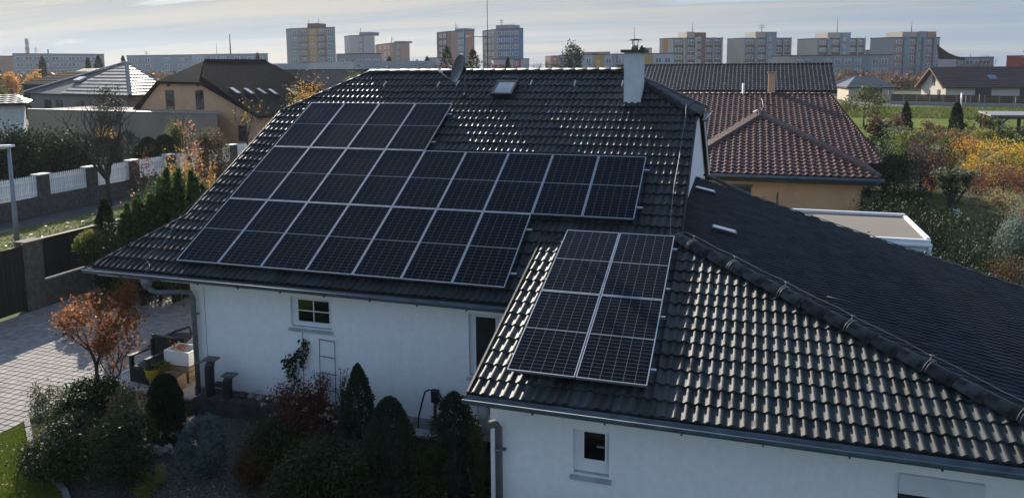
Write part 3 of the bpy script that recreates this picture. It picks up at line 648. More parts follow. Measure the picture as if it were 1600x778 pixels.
M_patio = mat('patio_slab', (.40, .36, .31), rough=.9, var=.2, scale=2.5, bump=.2, bscale=90)
M_asph = mat('asphalt', (.06, .06, .062), rough=.95, var=.25, scale=2, bump=.4, bscale=120)
M_kerb = mat('kerb_stone', (.17, .165, .155), rough=.9, var=.3, scale=4, bump=.4, bscale=60, rand=.15)
def sheet(name, pts, z, m): 
    b = MB(); b.add([(p[0], p[1], z) for p in pts], [tuple(range(len(pts)))]); return struct(name, b, m)
gpl = sheet('ground', [(-1150, -50), (1150, -50), (1150, 1150), (-1150, 1150)], -.02, M_earth)
sheet('garden_soil', [(-2.62, -11.5), (16, -11.5), (16, -5.1), (-.1, -5.1), (-2.62, -5.1)], -.012, M_soil)
def curve2(pts, n=6):
    out_ = []
    for i in range(len(pts)-1):
        p0 = pts[max(i-1, 0)]; p1 = pts[i]; p2 = pts[i+1]; p3 = pts[min(i+2, len(pts)-1)]
        for k in range(n):
            t = k/n; out_.append(tuple(.5*((2*p1[j])+(-p0[j]+p2[j])*t+(2*p0[j]-5*p1[j]+4*p2[j]-p3[j])*t*t+(-p0[j]+3*p1[j]-3*p2[j]+p3[j])*t**3) for j in (0, 1)))
    return out_+[pts[-1][:2]]
edge = curve2([tuple(gnd(42, 655)[:2]), tuple(gnd(50, 700)[:2]), tuple(gnd(68, 738)[:2]), tuple(gnd(104, 772)[:2]), (1.6, -9.9), (3.2, -10.6)])
lawn_pts = [(-2.62, -16), (3.2, -16)]+edge[::-1]+[(-2.62, -6.9)]
sheet('lawn', lawn_pts, -.004, M_lawn)
sheet('gravel_bed', [tuple(gnd(*q)[:2]) for q in ((60, 690), (95, 665), (230, 655), (420, 640), (640, 660), (700, 700), (700, 830), (180, 840), (110, 775), (72, 735))], -.006, M_gravel)
sheet('paver_bed', [(-9.1, -16), (-2.66, -16), (-2.66, -1.0), (-.02, -1.0), (-.02, 1.0), (-9.1, 1.0)], -.005, M_joint)
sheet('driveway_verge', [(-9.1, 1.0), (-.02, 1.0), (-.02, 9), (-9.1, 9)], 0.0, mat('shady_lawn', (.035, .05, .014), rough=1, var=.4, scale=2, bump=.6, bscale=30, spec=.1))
b = MB(); b.box((-2.6, -5.3, -.05), (-.02, -1.0, .03)); pt = struct('patio', b, M_patio)
# pavers: every stone real; the nearest ones as objects of their own
drive = struct('driveway', MB().box((-9.1, 1.0, -.05), (-.1, 1.08, .03)), M_kerb)
pv = MB(); pw, pl_ = .2, .2; g_ = .006
pm = MB(); c_ = .008
pm.add([(g_, g_, 0), (pw-g_, g_, 0), (pw-g_, pl_-g_, 0), (g_, pl_-g_, 0), (g_+c_, g_+c_, .016), (pw-g_-c_, g_+c_, .016), (pw-g_-c_, pl_-g_-c_, .016), (g_+c_, pl_-g_-c_, .016)], [(4, 5, 6, 7), (0, 1, 5, 4), (1, 2, 6, 5), (2, 3, 7, 6), (3, 0, 4, 7)])
pme = pm.mesh('paver', M_pave); cells = []
for i in range(46):
    for j in range(85):
        x = -2.66-pw*(i+1); y = -16+pl_*j
        if x < -9.1 or y > .95: continue
        cells.append((x, y))
for i in range(13):
    for j in range(10): cells.append((-2.66+pw*i, -1.0+pl_*j))
rg = random.Random(9)
def vis(c):
    q = np.array([c[0], c[1], 0])-CAM; X, Y, Z = q@AX[0], q@AX[1], q@AX[2]; px, py = 800+FPX*X/Z, PYC+FPX*Y/Z; return 0 < px < 300 and 440 < py < 778
cells.sort(key=lambda c: (not vis(c), (Vector((c[0], c[1], 0))-Vector(CAM)).length))
for c in cells[:290]: piece('paver', pme, drive, (c[0], c[1], rg.uniform(-.003, .003)), rot=(rg.uniform(-.006, .006), rg.uniform(-.006, .006), 0))
V0 = np.array(pm.v); F0 = pm.f; rest = np.array([(c[0], c[1], rg.uniform(-.003, .003)) for c in cells[290:]])
A = (V0[None]+rest[:, None]).reshape(-1, 3); F = (np.array(F0)[None]+(np.arange(len(rest))*8)[:, None, None]).reshape(-1, 4)
o = link('paver_field', npmesh('paver_field', A, F, M_pave), drive); o['kind'] = 'stuff'
b = MB(); b.box((-2.66, -5.3, -.03), (-2.60, -1.0, .05)); struct('patio_kerb', b, mat('pale_kerb', (.6, .58, .54), var=.1))
# curved edging of the bed, stone by stone
eg = struct('bed_edging', MB().box((3.2, -10.66, -.05), (3.4, -10.5, .05)), M_kerb)
es = MB(); es.box((-.12, -.05, -.04), (.12, .05, .055)); es = es.mesh('edging_stone', M_kerb); acc = 0; last = Vector((*edge[0], 0))
for p in edge[1:]:
    p = Vector((*p, 0))
    while (p-last).length > .26:
        d = (p-last).normalized(); q = last+d*.13; piece('edging_stone', es, eg, (q.x, q.y, rg.uniform(-.01, .01)), rot=(rg.uniform(-.04, .04), rg.uniform(-.04, .04), math.atan2(d.y, d.x)+rg.uniform(-.05, .05))); last = last+d*.26
# street side: verge with fallen leaves, path, street
sheet('street_verge', [(-20.6, -12), (-9.6, -12), (-9.6, 60), (-20.6, 60)], -.008, mat('verge_grass', (.10, .115, .03), rough=1, var=.5, scale=1.2, bump=.7, bscale=25, col2=(.05, .065, .02), spec=.1))
sheet('path', [(-22.4, -12), (-20.6, -12), (-20.6, 60), (-22.4, 60)], -.004, M_asph)
def blades(n, poly, h, z, m, name, parent=None, seed=0, wd=.012, lean=.5):
    """loose grass blades over a polygon (bounding box sampling)"""
    r_ = np.random.RandomState(seed); P = np.array(poly); lo, hi = P.min(0), P.max(0); pts = r_.uniform(lo, hi, (n*3, 2))
    inside = np.zeros(len(pts), bool); j = len(P)-1
    for i in range(len(P)):
        xi, yi = P[i]; xj, yj = P[j]
        cnd = ((yi > pts[:, 1]) != (yj > pts[:, 1])) & (pts[:, 0] < (xj-xi)*(pts[:, 1]-yi)/((yj-yi)+1e-12)+xi); inside ^= cnd; j = i
    pts = pts[inside][:n]; n = len(pts); an = r_.uniform(0, 6.28, n); hh = h*r_.uniform(.5, 1.3, n)
    A = np.stack([pts[:, 0]-wd*np.cos(an), pts[:, 1]-wd*np.sin(an), np.full(n, z)], 1); B = np.stack([pts[:, 0]+wd*np.cos(an), pts[:, 1]+wd*np.sin(an), np.full(n, z)], 1)
    T = np.stack([pts[:, 0]+r_.normal(0, lean, n)*hh, pts[:, 1]+r_.normal(0, lean, n)*hh, z+hh], 1)
    V = np.stack([A, B, T], 1).reshape(-1, 3); F = np.arange(3*n).reshape(-1, 3)
    o = link(name, npmesh(name, V, F, m)); o['kind'] = 'stuff'; o['label'] = name.replace('_', ' '); return o
G_l = leafmat('lawn_blades', [(.08, .12, .015), (.13, .17, .025), (.17, .19, .04)], .35)
o = blades(42000, [(-2.6, -10.2), (.8, -10.2)]+edge[::-1][10:]+[(-2.6, -6.9)], .05, -.004, G_l, 'lawn_grass', wd=.006); tag(o, 'short bright green lawn grass in the lower left corner', 'grass')
o = blades(9000, [(-20.4, -4), (-15, -4), (-13, 16), (-20.4, 16)], .09, -.008, leafmat('verge_blades', [(.09, .11, .03), (.13, .14, .04)], .3), 'verge_grass', seed=3, wd=.02); tag(o, 'rough grass on the strip beside the street', 'grass')
o = blades(26000, [(18, 95), (60, 95), (70, 122), (20, 122)], .35, 0, leafmat('meadow_blades', [(.07, .10, .008), (.10, .13, .015), (.12, .12, .03)], .3), 'meadow_grass', seed=4, wd=.06); tag(o, 'tall grass of the bright green field at the right', 'grass')
sheet('meadow', [(6, 62), (140, 50), (160, 128), (10, 124)], -.006, M_meadow)
def flakes(name, pts, size, m, label, cat, z=None, flat=.5, seed=1, kind='stuff'):
    r_ = np.random.RandomState(seed); n = len(pts); pts = np.array(pts, float)
    a = r_.normal(size=(n, 3)); a[:, 2] *= flat; a /= np.linalg.norm(a, axis=1)[:, None]; c = np.cross(a, r_.normal(size=(n, 3))); c /= np.linalg.norm(c, axis=1)[:, None]; c[:, 2] *= flat
    s = size*r_.uniform(.6, 1.3, (n, 1)); V = np.stack([pts-a*s, pts-c*s*.6, pts+a*s, pts+c*s*.6], 1).reshape(-1, 3)
    o = link(name, npmesh(name, V, np.arange(4*n).reshape(-1, 4), m)); o['kind'] = kind; tag(o, label, cat); return o
r_ = np.random.RandomState(5)
pts = [(x, y, .05) for x, y in zip(r_.uniform(-20, -15, 420), r_.uniform(-3, 15, 420))]
flakes('fallen_leaves', pts, .09, leafmat('fallen_pale', [(.45, .38, .3), (.35, .2, .1), (.5, .45, .38)], .1), 'pale fallen leaves scattered over the strip of grass by the street', 'leaves', flat=.2)
pts = [(*gnd(x, y)[:2], .03) for x, y in zip(r_.uniform(2, 60, 60), r_.uniform(690, 776, 60))]
flakes('lawn_leaves', pts, .025, leafmat('fallen_brown', [(.2, .11, .04), (.3, .2, .08)], .1), 'small brown leaves lying on the bright lawn corner', 'leaves', flat=.2, seed=3)

# ================================================================ FENCES AND LAMP ON THE STREET SIDE
M_brick = mat('dark_brick', (.10, .085, .075), rough=.95, var=.4, scale=6, bump=.5, bscale=25)
M_stone = mat('beige_block', (.145, .12, .09), rough=.95, var=.3, scale=5, bump=.5, bscale=30)
M_pale = mat('brown_pale', (.035, .026, .02), rough=.8, var=.4, scale=4, stretch=(6, 6, .6), rand=.25)
M_picket = mat('white_picket', (.8, .8, .8), rough=.7, var=.12, scale=5, rand=.08)
wf = thing('picket_fence', 'white picket fence panels between dark brick posts on a low brick wall across the street', 'fence', (-22.7, 8, 0))
b = MB(); b.box((-22.85, -6, 0), (-22.55, 46, .95)); part('base_wall', b, M_brick, wf)
pk = MB(); pk.prism([(0, -.045, 0), (0, .045, 0), (0, .045, 1.02), (0, .0, 1.08), (0, -.045, 1.02)], (.02, 0, 0)); pk = pk.mesh('picket', M_picket)
yb = -5.3; k = 0; cnt = 0
posts = [10.73+3.0*k for k in range(-3, 8)]
for i, y in enumerate(posts):
    pb = MB().box((-22.92, y-.3, 0), (-22.48, y+.3, 2.02)); p = part('post', pb, M_brick, wf); part('post_cap', MB().box((-22.98, y-.36, 2.02), (-22.42, y+.36, 2.08)), mat('pale_cap', (.5, .49, .46), var=.1), p)
for a, c in zip([posts[0]-3.6]+posts[:-1], posts):
    b = MB(); b.box((-22.70, a+.3, 1.12), (-22.66, c-.3, 1.2)); b.box((-22.70, a+.3, 1.72), (-22.66, c-.3, 1.8)); part('rail', b, M_picket, wf)
    n = int((c-a-.62)/.125)
    for q in range(n):
        if cnt < 280: piece('picket', pk, wf, (-22.655, a+.36+q*.125, .96)); cnt += 1

nf = thing('timber_fence', 'dark timber pale fence on a beige block wall behind the driveway', 'fence', (-9.3, 3, 0))
b = MB(); b.box((-9.42, -1.0, 0), (-9.18, 12, .82)); part('base_wall', b, M_stone, nf); part('coping', MB().box((-9.16, -.98, .82), (-9.13, 12, .85)), M_picket, nf)
for y in (-1.25, 4.6, 9.6): part('post', MB().box((-9.5, y-.28, 0), (-9.1, y+.28, 2.1)).box((-9.54, y-.33, 2.1), (-9.06, y+.33, 2.15)), M_stone, nf)
pl2 = MB().box((0, 0, 0), (.022, .112, 1.24)).mesh('pale', M_pale)
for a, c in ((-.97, 4.32), (4.88, 9.3)):
    b = MB(); b.box((-9.33, a, 1.0), (-9.29, c, 1.08)); b.box((-9.33, a, 1.8), (-9.29, c, 1.88)); part('rail', b, M_pale, nf)
    for q in range(int((c-a)/.122)): piece('pale', pl2, nf, (-9.285, a+.01+q*.122, .85))
    part('cap_board', MB().box((-9.36, a, 2.09), (-9.2, c, 2.12)), M_pale, nf)
gt = thing('gate', 'tall closed dark timber gate at the left edge beyond the driveway', 'gate', (-9.3, -3.4, 0))
b = MB(); b.box((-9.30, -5.6, .08), (-9.26, -1.55, .2)); b.box((-9.30, -5.6, 1.85), (-9.26, -1.55, 1.95)); b.box((-9.34, -1.56, .0), (-9.24, -1.5, 2.06)); part('gate_frame', b, M_pale, gt)
gl = MB().box((0, 0, 0), (.022, .128, 1.98)).mesh('gate_board', M_pale)
for q in range(29): piece('gate_board', gl, gt, (-9.255, -5.58+q*.138, .05))
part('hinge_cap', MB().box((-9.26, -1.56, 2.06), (-9.2, -1.49, 2.1)), M_white, gt)
b = MB(); b.box((-9.5, -16, 0), (-9.1, -5.65, 2.1)); solo('side_wall', b, M_stone, 'beige block wall continuing past the timber gate at the left edge', 'wall', (-9.3, -10, 0))

lp = thing('street_lamp', 'slim grey street lamp with a flat white head at the left edge', 'street lamp', (-17.3, 4.7, 0))
q = gnd(22, 392); D = depth(q); top = dep(13.5, 232, D); q = (top[0], top[1])
part('pole', MB().tube([(q[0], q[1], 0), (q[0], q[1], 1.2), (q[0], q[1], top[2])], [.11, .1, .065], 10), mat('lamp_pole', (.22, .23, .25), rough=.5, metal=.3), lp)
b = MB(); hd = Vector((q[0], q[1], top[2])); b.prism([hd+Vector((-.62, -.12, .02)), hd+Vector((.2, -.12, .06)), hd+Vector((.2, .12, .06)), hd+Vector((-.62, .12, .02))], (0, 0, .09)); part('lamp_head', b, M_white, lp)
part('lamp_glass', MB().box(hd+Vector((-.58, -.09, -.04)), hd+Vector((-.1, .09, .02))), M_sky, lp)

# ================================================================ PLANTS
NR = np.random.RandomState
def unit(v): return v/np.maximum(np.linalg.norm(v, axis=1)[:, None], 1e-9)
def leaves(name, P, size, m, parent, nrm=None, seed=0, asp=.55, spread=1.0, label=None):
    """one small folded-looking blade per point (4 corners); nrm biases which way the blades point"""
    r = NR(seed); n = len(P); a = r.normal(size=(n, 3))
    if nrm is not None: a = a*spread+nrm
    a = unit(a); c = unit(np.cross(a, r.normal(size=(n, 3)))); s = size*r.uniform(.55, 1.35, (n, 1))
    V = np.stack([P-a*s*.5, P-c*s*asp*.5, P+a*s*.5, P+c*s*asp*.5], 1).reshape(-1, 3)-np.array(base(parent))
    o = link(name, npmesh(name, V, np.arange(4*n).reshape(-1, 4), m), parent)
    if label: o['label'] = label
    return o
def clumps(c, rx, ry, rz, n, k, r, sc=.32, shell=.55, low=-1.):
    """n points in k clumps spread through an ellipsoid, leaving gaps"""
    d = unit(r.normal(size=(k, 3))); d[:, 2] = np.maximum(d[:, 2], low); rad = (shell+(1-shell)*r.uniform(0, 1, (k, 1))**.6)
    cen = d*rad*.8; w = r.uniform(.5, 1.5, k); idx = r.choice(k, n, p=w/w.sum())
    P = cen[idx]+r.normal(0, sc, (n, 3))*r.uniform(.6, 1.1, (k, 1))[idx]
    return P*np.array([rx, ry, rz])+np.array(c), d[idx]
def trunk(parent, x, y, h, r0, seed, nb=5, m=None, z0=0., name='trunk', spread=.5):
    rr = random.Random(seed); b = MB(); pts = [(x+rr.uniform(-.04, .04)*h*t, y+rr.uniform(-.04, .04)*h*t, z0+h*t*.75) for t in (0, .3, .6, 1)]; b.tube(pts, [r0, r0*.8, r0*.55, r0*.25], 6)
    for i in range(nb):
        t = rr.uniform(.25, .8); a = rr.uniform(0, 6.28); q = Vector((x, y, z0+h*.75*t)); L = h*rr.uniform(.2, .4)
        b.tube([q, q+Vector((math.cos(a)*L*spread, math.sin(a)*L*spread, L*.55)), q+Vector((math.cos(a)*L*spread*1.5, math.sin(a)*L*spread*1.5, L*1.2))], [r0*.4, r0*.28, r0*.1], 5)
    return part(name, b, m or M_bark, parent)
M_bark = mat('bark', (.06, .048, .04), rough=.95, var=.5, scale=8, bump=.7, bscale=30)
M_white_bark = mat('limewashed_trunk', (.5, .5, .48), rough=.9, var=.2)
PAL = {
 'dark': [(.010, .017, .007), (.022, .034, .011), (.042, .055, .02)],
 'conifer': [(.012, .024, .012), (.022, .038, .018), (.032, .055, .024)],
 'blue': [(.05, .075, .075), (.08, .11, .105), (.12, .15, .14)],
 'pine': [(.025, .055, .016), (.05, .095, .028), (.09, .14, .05)],
 'olive': [(.045, .055, .016), (.08, .085, .025), (.12, .105, .035)],
 'green': [(.03, .06, .012), (.055, .10, .02), (.09, .13, .03)],
 'yellowgreen': [(.10, .13, .025), (.17, .18, .04), (.24, .22, .06)],
 'yellow': [(.42, .26, .03), (.62, .40, .05), (.45, .28, .04), (.2, .18, .03)],
 'orange': [(.42, .19, .03), (.60, .30, .05), (.45, .2, .03), (.25, .16, .04)],
 'larch': [(.36, .19, .05), (.46, .27, .08), (.28, .2, .06)],
 'maple': [(.08, .06, .03), (.18, .085, .035), (.28, .13, .045), (.19, .06, .035), (.28, .15, .07), (.13, .10, .05)],
 'pinkorange': [(.5, .2, .12), (.55, .3, .16), (.42, .14, .09)],
 'purple': [(.035, .016, .024), (.07, .035, .05), (.12, .07, .09)],
 'rust': [(.14, .05, .035), (.2, .08, .05), (.11, .06, .035)],
 'brown': [(.06, .038, .022), (.10, .06, .03), (.045, .04, .02)],
 'silver': [(.09, .125, .095), (.14, .18, .145), (.2, .23, .19)],
 'greygreen': [(.06, .075, .045), (.10, .12, .07), (.16, .17, .11)],
 'ochre': [(.2, .15, .06), (.3, .24, .1), (.12, .12, .04)],
 'cream': [(.42, .34, .22), (.5, .42, .3), (.3, .2, .12)],
 'redleaf': [(.07, .02, .018), (.12, .045, .03), (.05, .035, .02)],
 'flower': [(.6, .4, .05), (.7, .55, .2)],
}
LM = {k: leafmat('foliage_'+k, v, .5 if k not in ('dark', 'conifer', 'blue') else .25) for k, v in PAL.items()}
def place(px, py_base=None, D=None):
    """where a plant stands: straight from its foot on the ground, or along the sight line at distance D"""
    if D is None: q = gnd(px, py_base); return q[0], q[1], depth(q)
    q = dep(px, 300, D); return q[0], q[1], D
SEED = [100]
def bush(px, top, base_, wpx, pal, label, cat='bush', name='bush', D=None, n=None, k=26, sc=.25, size=None, tr=True, ry=None, group=None, extra=None, shell=.5, asp=.55, x0=0.0):
    SEED[0] += 1; sd = SEED[0]; r = NR(sd)
    x, y, D = place(px, base_, D); H = dep(px, top, D)[2]; W = wpx*D/FPX; z0 = x0*H
    o = thing(name, label, cat, (x, y, 0), group)
    s = size or max(.045, .0021*D*1.35); area = W*(H-z0); n = n or int(min(26000, max(900, 2.6*area/(s*s*.5))))
    P, d = clumps((x, y, z0+(H-z0)*.5), W*.5, (ry or W*.5), (H-z0)*.53, n, k, r, sc, shell); P = P[P[:, 2] > .02]; 
    if tr: trunk(o, x, y, H*.8, max(.02, H*.02), sd)
    leaves('foliage', P, s, LM[pal], o, seed=sd, asp=asp)
    if extra:
        q = unit(r.normal(size=(extra[1], 3))); q[:, 2] = np.abs(q[:, 2]); Pq = q*np.array([W*.5, (ry or W*.5), (H-z0)*.5])*r.uniform(.9, 1.08, (extra[1], 1))+np.array([x, y, z0+(H-z0)*.5]); leaves('tip', Pq, s, LM[extra[0]], o, seed=sd+1)['kind'] = 'stuff'
    return o
def cone(px, top, base_, wpx, pal, label, D=None, n=None, size=None, col=.0, cat='conifer', name='conifer', group=None, rough=.12, extra=None, x0=0., tiers=0):
    """dense conifer: tips point up and out over a tapering body, uneven outline"""
    SEED[0] += 1; sd = SEED[0]; r = NR(sd); x, y, D = place(px, base_, D); H = dep(px, top, D)[2]; W = wpx*D/FPX*.5
    o = thing(name, label, cat, (x, y, 0), group); s = size or max(.05, .0021*D*1.5); n = n or int(min(30000, max(1500, 17*W*H/(s*s*.5))))
    t = r.uniform(0, 1, n)**.85; t = x0+(1-x0)*t; an = r.uniform(0, 2*math.pi, n)
    prof = (1-t)**.75*(1-col)+col*np.sqrt(np.clip(1-t**5, 0, 1)); prof = prof*np.clip(t*9+.55, 0, 1)
    if tiers: prof = prof*(.72+.38*(1-((t*tiers) % 1)))
    lob = 1+rough*np.sin(an*5+t*17+sd)+rough*.8*np.sin(an*3-t*29)+r.normal(0, rough*.45, n)
    rad = W*prof*lob*(1-.4*r.uniform(0, 1, n)**2.2)
    P = np.stack([x+rad*np.cos(an), y+rad*np.sin(an), t*H*r.uniform(.98, 1.01, n)], 1)
    nr = np.stack([np.cos(an)*.8, np.sin(an)*.8, np.full(n, .75)], 1)
    part('trunk', MB().tube([(x, y, 0), (x, y, H*.9)], max(.03, W*.09), 6, r2=.01), M_bark, o)
    leaves('foliage', P, s, LM[pal], o, nrm=nr*1.6, spread=.7, seed=sd, asp=.4)
    if extra: 
        idx = r.choice(n, extra[1]); leaves('tip', P[idx]+nr[idx]*.04, s, LM[extra[0]], o, seed=sd+1)['kind'] = 'stuff'
    return o
def bare_tree(x, y, H, label, seed, r0=.14, depth_=6, name='bare_tree', fork=.25, pal=None, nleaf=0, mt=None, width=1.0, lsize=.07, group=None, kids=4):
    rr = random.Random(seed); o = thing(name, label, 'tree', (x, y, 0), group); tb = MB(); bb = MB(); tips = []
    def grow(p, d, L, r, lev):
        k = 3; pts = [p]; q = p.copy(); dd = d.copy()
        for i in range(k):
            wv = .05 if lev == 0 else .16; dd = (dd+Vector((rr.uniform(-wv, wv), rr.uniform(-wv, wv), rr.uniform(-.04, .12)))).normalized(); q = q+dd*(L/k); pts.append(q.copy())
        (tb if lev < 2 else bb).tube(pts, r, 6 if lev < 2 else (4 if lev < 4 else 3), r2=r*.62, cap=lev < 1)
        if lev >= 2: tips.extend(pts[1:])
        if lev >= depth_: return
        for c in range(rr.choice((2, 3, 3)) if lev else kids):
            a = rr.uniform(0, 6.28); s = rr.uniform(.35, .75)*width; e = Vector((math.cos(a)*s, math.sin(a)*s, rr.uniform(.35, .9))).normalized()
            nd = (dd*.55+e).normalized(); st = pts[rr.choice((2, 3, 3))] if lev else pts[rr.choice((1, 2, 3, 3))]
            grow(st, nd, L*rr.uniform(.58, .8), r*.58, lev+1)
    grow(Vector((x, y, 0)), Vector((0, 0, 1)), H*fork+.2*H, r0, 0)
    zmax = max(v[2] for v in bb.v); f = H/zmax
    for q_ in (tb, bb): q_.v = [(x+(v[0]-x)*f, y+(v[1]-y)*f, v[2]*f) for v in q_.v]
    part('trunk', tb, mt or M_bark, o); part('branches', bb, mt or M_bark, o)
    if pal:
        r = NR(seed); T = np.array([(x+(t.x-x)*f, y+(t.y-y)*f, t.z*f) for t in tips]); P = T[r.choice(len(T), nleaf)]+r.normal(0, .09, (nleaf, 3)); leaves('foliage', P, lsize, LM[pal], o, seed=seed)
    return o
def candles(px, top, base_, wpx, pal, label, D=None, n=60, seed=1, size=.08, cat='pine', name='pine'):
    """pine of upright bushy shoots"""
    SEED[0] += 1; r = NR(seed); x, y, D = place(px, base_, D); H = dep(px, top, D)[2]; W = wpx*D/FPX*.5; o = thing(name, label, cat, (x, y, 0)); b = MB(); PP = []; NN = []
    b.tube([(x, y, 0), (x, y, H*.7)], .09, 6, r2=.03)
    for i in range(n):
        a = r.uniform(0, 6.28); rd = W*r.uniform(0, 1)**.5; hz_ = H*(1-.55*(rd/W)**1.7)*r.uniform(.76, 1.03) ; ex, ey = x+rd*math.cos(a), y+rd*math.sin(a)
        L = r.uniform(.45, .95); b.tube([(x, y, hz_*.35), ((x+ex)/2, (y+ey)/2, hz_*.55), (ex, ey, hz_-L*.7)], .022, 4, r2=.01)
        m_ = 520; t = r.uniform(0, 1, m_); an = r.uniform(0, 6.28, m_); rad = .19*(1-t*.7); PP.append(np.stack([ex+rad*np.cos(an)*r.uniform(.3, 1, m_), ey+rad*np.sin(an)*r.uniform(.3, 1, m_), hz_-L+t*L], 1)); NN.append(np.stack([np.cos(an)*.5, np.sin(an)*.5, np.full(m_, .9)], 1))
    part('trunk', b, M_bark, o); leaves('foliage', np.concatenate(PP), size*1.5, LM[pal], o, nrm=np.concatenate(NN)*1.5, spread=.6, seed=seed, asp=.22); return o
def feathery(px, top, base_, wpx, pal, label, D=None, n=26, seed=1, per=140, size=.06, name='larch', cat='tree', droop=.0, mt=None):
    """loose shrub of long ascending sprays"""
    r = NR(seed); x, y, D = place(px, base_, D); H = dep(px, top, D)[2]; W = wpx*D/FPX*.5; o = thing(name, label, cat, (x, y, 0)); b = MB(); PP = []
    for i in range(n):
        a = r.uniform(0, 6.28); rd = W*r.uniform(.25, 1.); hh = H*r.uniform(.55, 1.)
        p0 = np.array([x, y, H*.06*r.uniform(0, 3)]); p3 = np.array([x+rd*math.cos(a), y+rd*math.sin(a), hh*(1-droop*r.uniform(.2, 1))]); p1 = p0+np.array([rd*.3*math.cos(a), rd*.3*math.sin(a), hh*.6]); t = np.linspace(0, 1, 6)[:, None]
        c = (1-t)**2*p0+2*t*(1-t)*p1+t*t*p3; b.tube(c, .016, 4, r2=.004); tt = r.uniform(.25, 1, per)[:, None]; PP.append((1-tt)**2*p0+2*tt*(1-tt)*p1+tt*tt*p3+r.normal(0, W*.055+.02, (per, 3))*np.array([1, 1, .8]))
    part('stems', b, mt or M_bark, o); leaves('foliage', np.concatenate(PP), size, LM[pal], o, seed=seed, asp=.4); return o
def rock(px, base_, wpx, hpx, label, seed, m=None, D=None, cat='rock'):
    x, y, D = place(px, base_, D); W = wpx*D/FPX*.5; H = hpx*D/FPX; bm = bmesh.new(); bmesh.ops.create_icosphere(bm, subdivisions=2, radius=1); r = random.Random(seed)
    for v in bm.verts: k = 1+.28*math.sin(v.co.x*3+seed)*math.cos(v.co.y*4+seed*2)+r.uniform(-.1, .1); v.co = Vector((v.co.x*W*k, v.co.y*W*.7*k, v.co.z*H*.62*k+H*.3))
    me = bpy.data.meshes.new('rock'); bm.to_mesh(me); bm.free(); me.materials.append(m or M_rock); o = link('rock', me); o.location = (x, y, 0); return tag(o, label, cat, 'rocks in the garden bed')
M_rock = mat('garden_rock', (.22, .2, .185), rough=.95, var=.4, scale=4, bump=1, bscale=12)

# ---- foreground garden
bush(150, 592, 660, 100, 'dark', 'dense dark evergreen shrub under the red maple', n=16000, k=40, sc=.2, size=.06, extra=('greygreen', 500), name='evergreen_shrub', cat='shrub')
bush(120, 655, 735, 150, 'dark', 'low spreading dark shrub at the corner of the garden bed', n=16000, k=40, sc=.22, size=.055, name='evergreen_shrub', cat='shrub', extra=('olive', 500))
bush(195, 640, 760, 110, 'dark', 'dark shrub left of the clipped column conifer', n=12000, k=34, sc=.22, size=.05, name='evergreen_shrub', cat='shrub', extra=('olive', 500))
bush(76, 590, 680, 50, 'greygreen', 'small grey-green leaved shrub beside the paving', n=3000, k=22, sc=.25, size=.05, name='leafy_shrub', cat='shrub')
bush(205, 600, 700, 60, 'greygreen', 'light variegated shrub between the maple and the clipped conifer', n=3600, k=26, sc=.25, size=.055, name='variegated_shrub', cat='shrub', extra=('rust', 300))
mx_, my_, mD = place(158, 650); mh = dep(190, 446, mD)[2]
bare_tree(mx_, my_, mh, 'red and orange autumn maple beside the paved driveway', 21, r0=.06, depth_=5, name='maple', fork=.22, pal='maple', nleaf=4600, width=1.35, lsize=.075)
cone(262, 580, 688, 56, 'conifer', 'clipped dark column conifer in front of the patio', col=.85, size=.055, rough=.04, name='column_conifer', n=26000)
bush(320, 640, 742, 82, 'blue', 'rounded blue-grey juniper in the gravel bed', n=13000, k=110, sc=.10, size=.085, shell=.7, name='juniper', cat='juniper', asp=.22)
bush(470, 598, 720, 105, 'redleaf', 'dark red-leaved shrub against the white wall', n=20000, k=44, sc=.2, size=.05, name='red_leaved_shrub', cat='shrub')
bush(430, 650, 745, 90, 'dark', 'dark low shrub in front of the red-leaved one', n=11000, k=34, sc=.22, size=.045, name='evergreen_shrub', cat='shrub', extra=('olive', 500))
bush(500, 680, 790, 130, 'dark', 'broad dark shrub at the middle of the bottom edge', n=14000, k=40, sc=.24, size=.045, name='evergreen_shrub', cat='shrub', extra=('olive', 500))
def sprays(px, py, D, n, pal, label, seed, size=.06, spread=.35):
    r = NR(seed); c = dep(px, py, D); o = thing('lit_tip_spray', label, 'flowers', (c[0], c[1], 0)); b = MB(); PP = []
    for i in range(n):
        q = c+r.normal(0, spread, 3)*np.array([1, .6, .5]); b.tube([(q[0], q[1]+.1, max(.2, q[2]-.7)), (q[0], q[1], q[2])], .006, 3); a = r.uniform(0, 6.28, 9); PP.append(np.stack([q[0]+.05*np.cos(a), q[1]+.05*np.sin(a), q[2]+r.normal(0, .01, 9)], 1))
    part('stems', b, M_bark, o); leaves('lit_tips', np.concatenate(PP), size, LM[pal], o, seed=seed, asp=.35)['kind'] = 'stuff'
sprays(466, 637, 13.9, 26, 'cream', 'pale star-shaped leaves on the red-leaved shrub, sunlight put into their cream colour', 5, .075, .42)  # sunlit tips of the red shrub, painted as cream leaves
cone(564, 560, 740, 84, 'conifer', 'slim pointed dark conifer in front of the white wall', col=.15, size=.05, name='pointed_conifer')
cone(612, 611, 790, 116, 'conifer', 'broad cone-shaped green conifer at the bottom edge', col=.35, size=.05, rough=.06, name='cone_conifer')
cone(712, 603, 790, 112, 'conifer', 'bushy dark spruce beside the front wing corner', col=.4, size=.055, rough=.16, name='spruce', tiers=7)
bush(747, 612, 800, 26, 'olive', 'narrow olive-green shrub squeezed against the wing corner', n=3600, k=20, sc=.2, size=.05, name='narrow_shrub', cat='shrub')
bush(560, 690, 800, 110, 'dark', 'dark conifer shrub at the bottom centre between the two cone conifers', n=14000, k=20, size=.045, name='evergreen_shrub', cat='shrub', extra=('olive', 500))
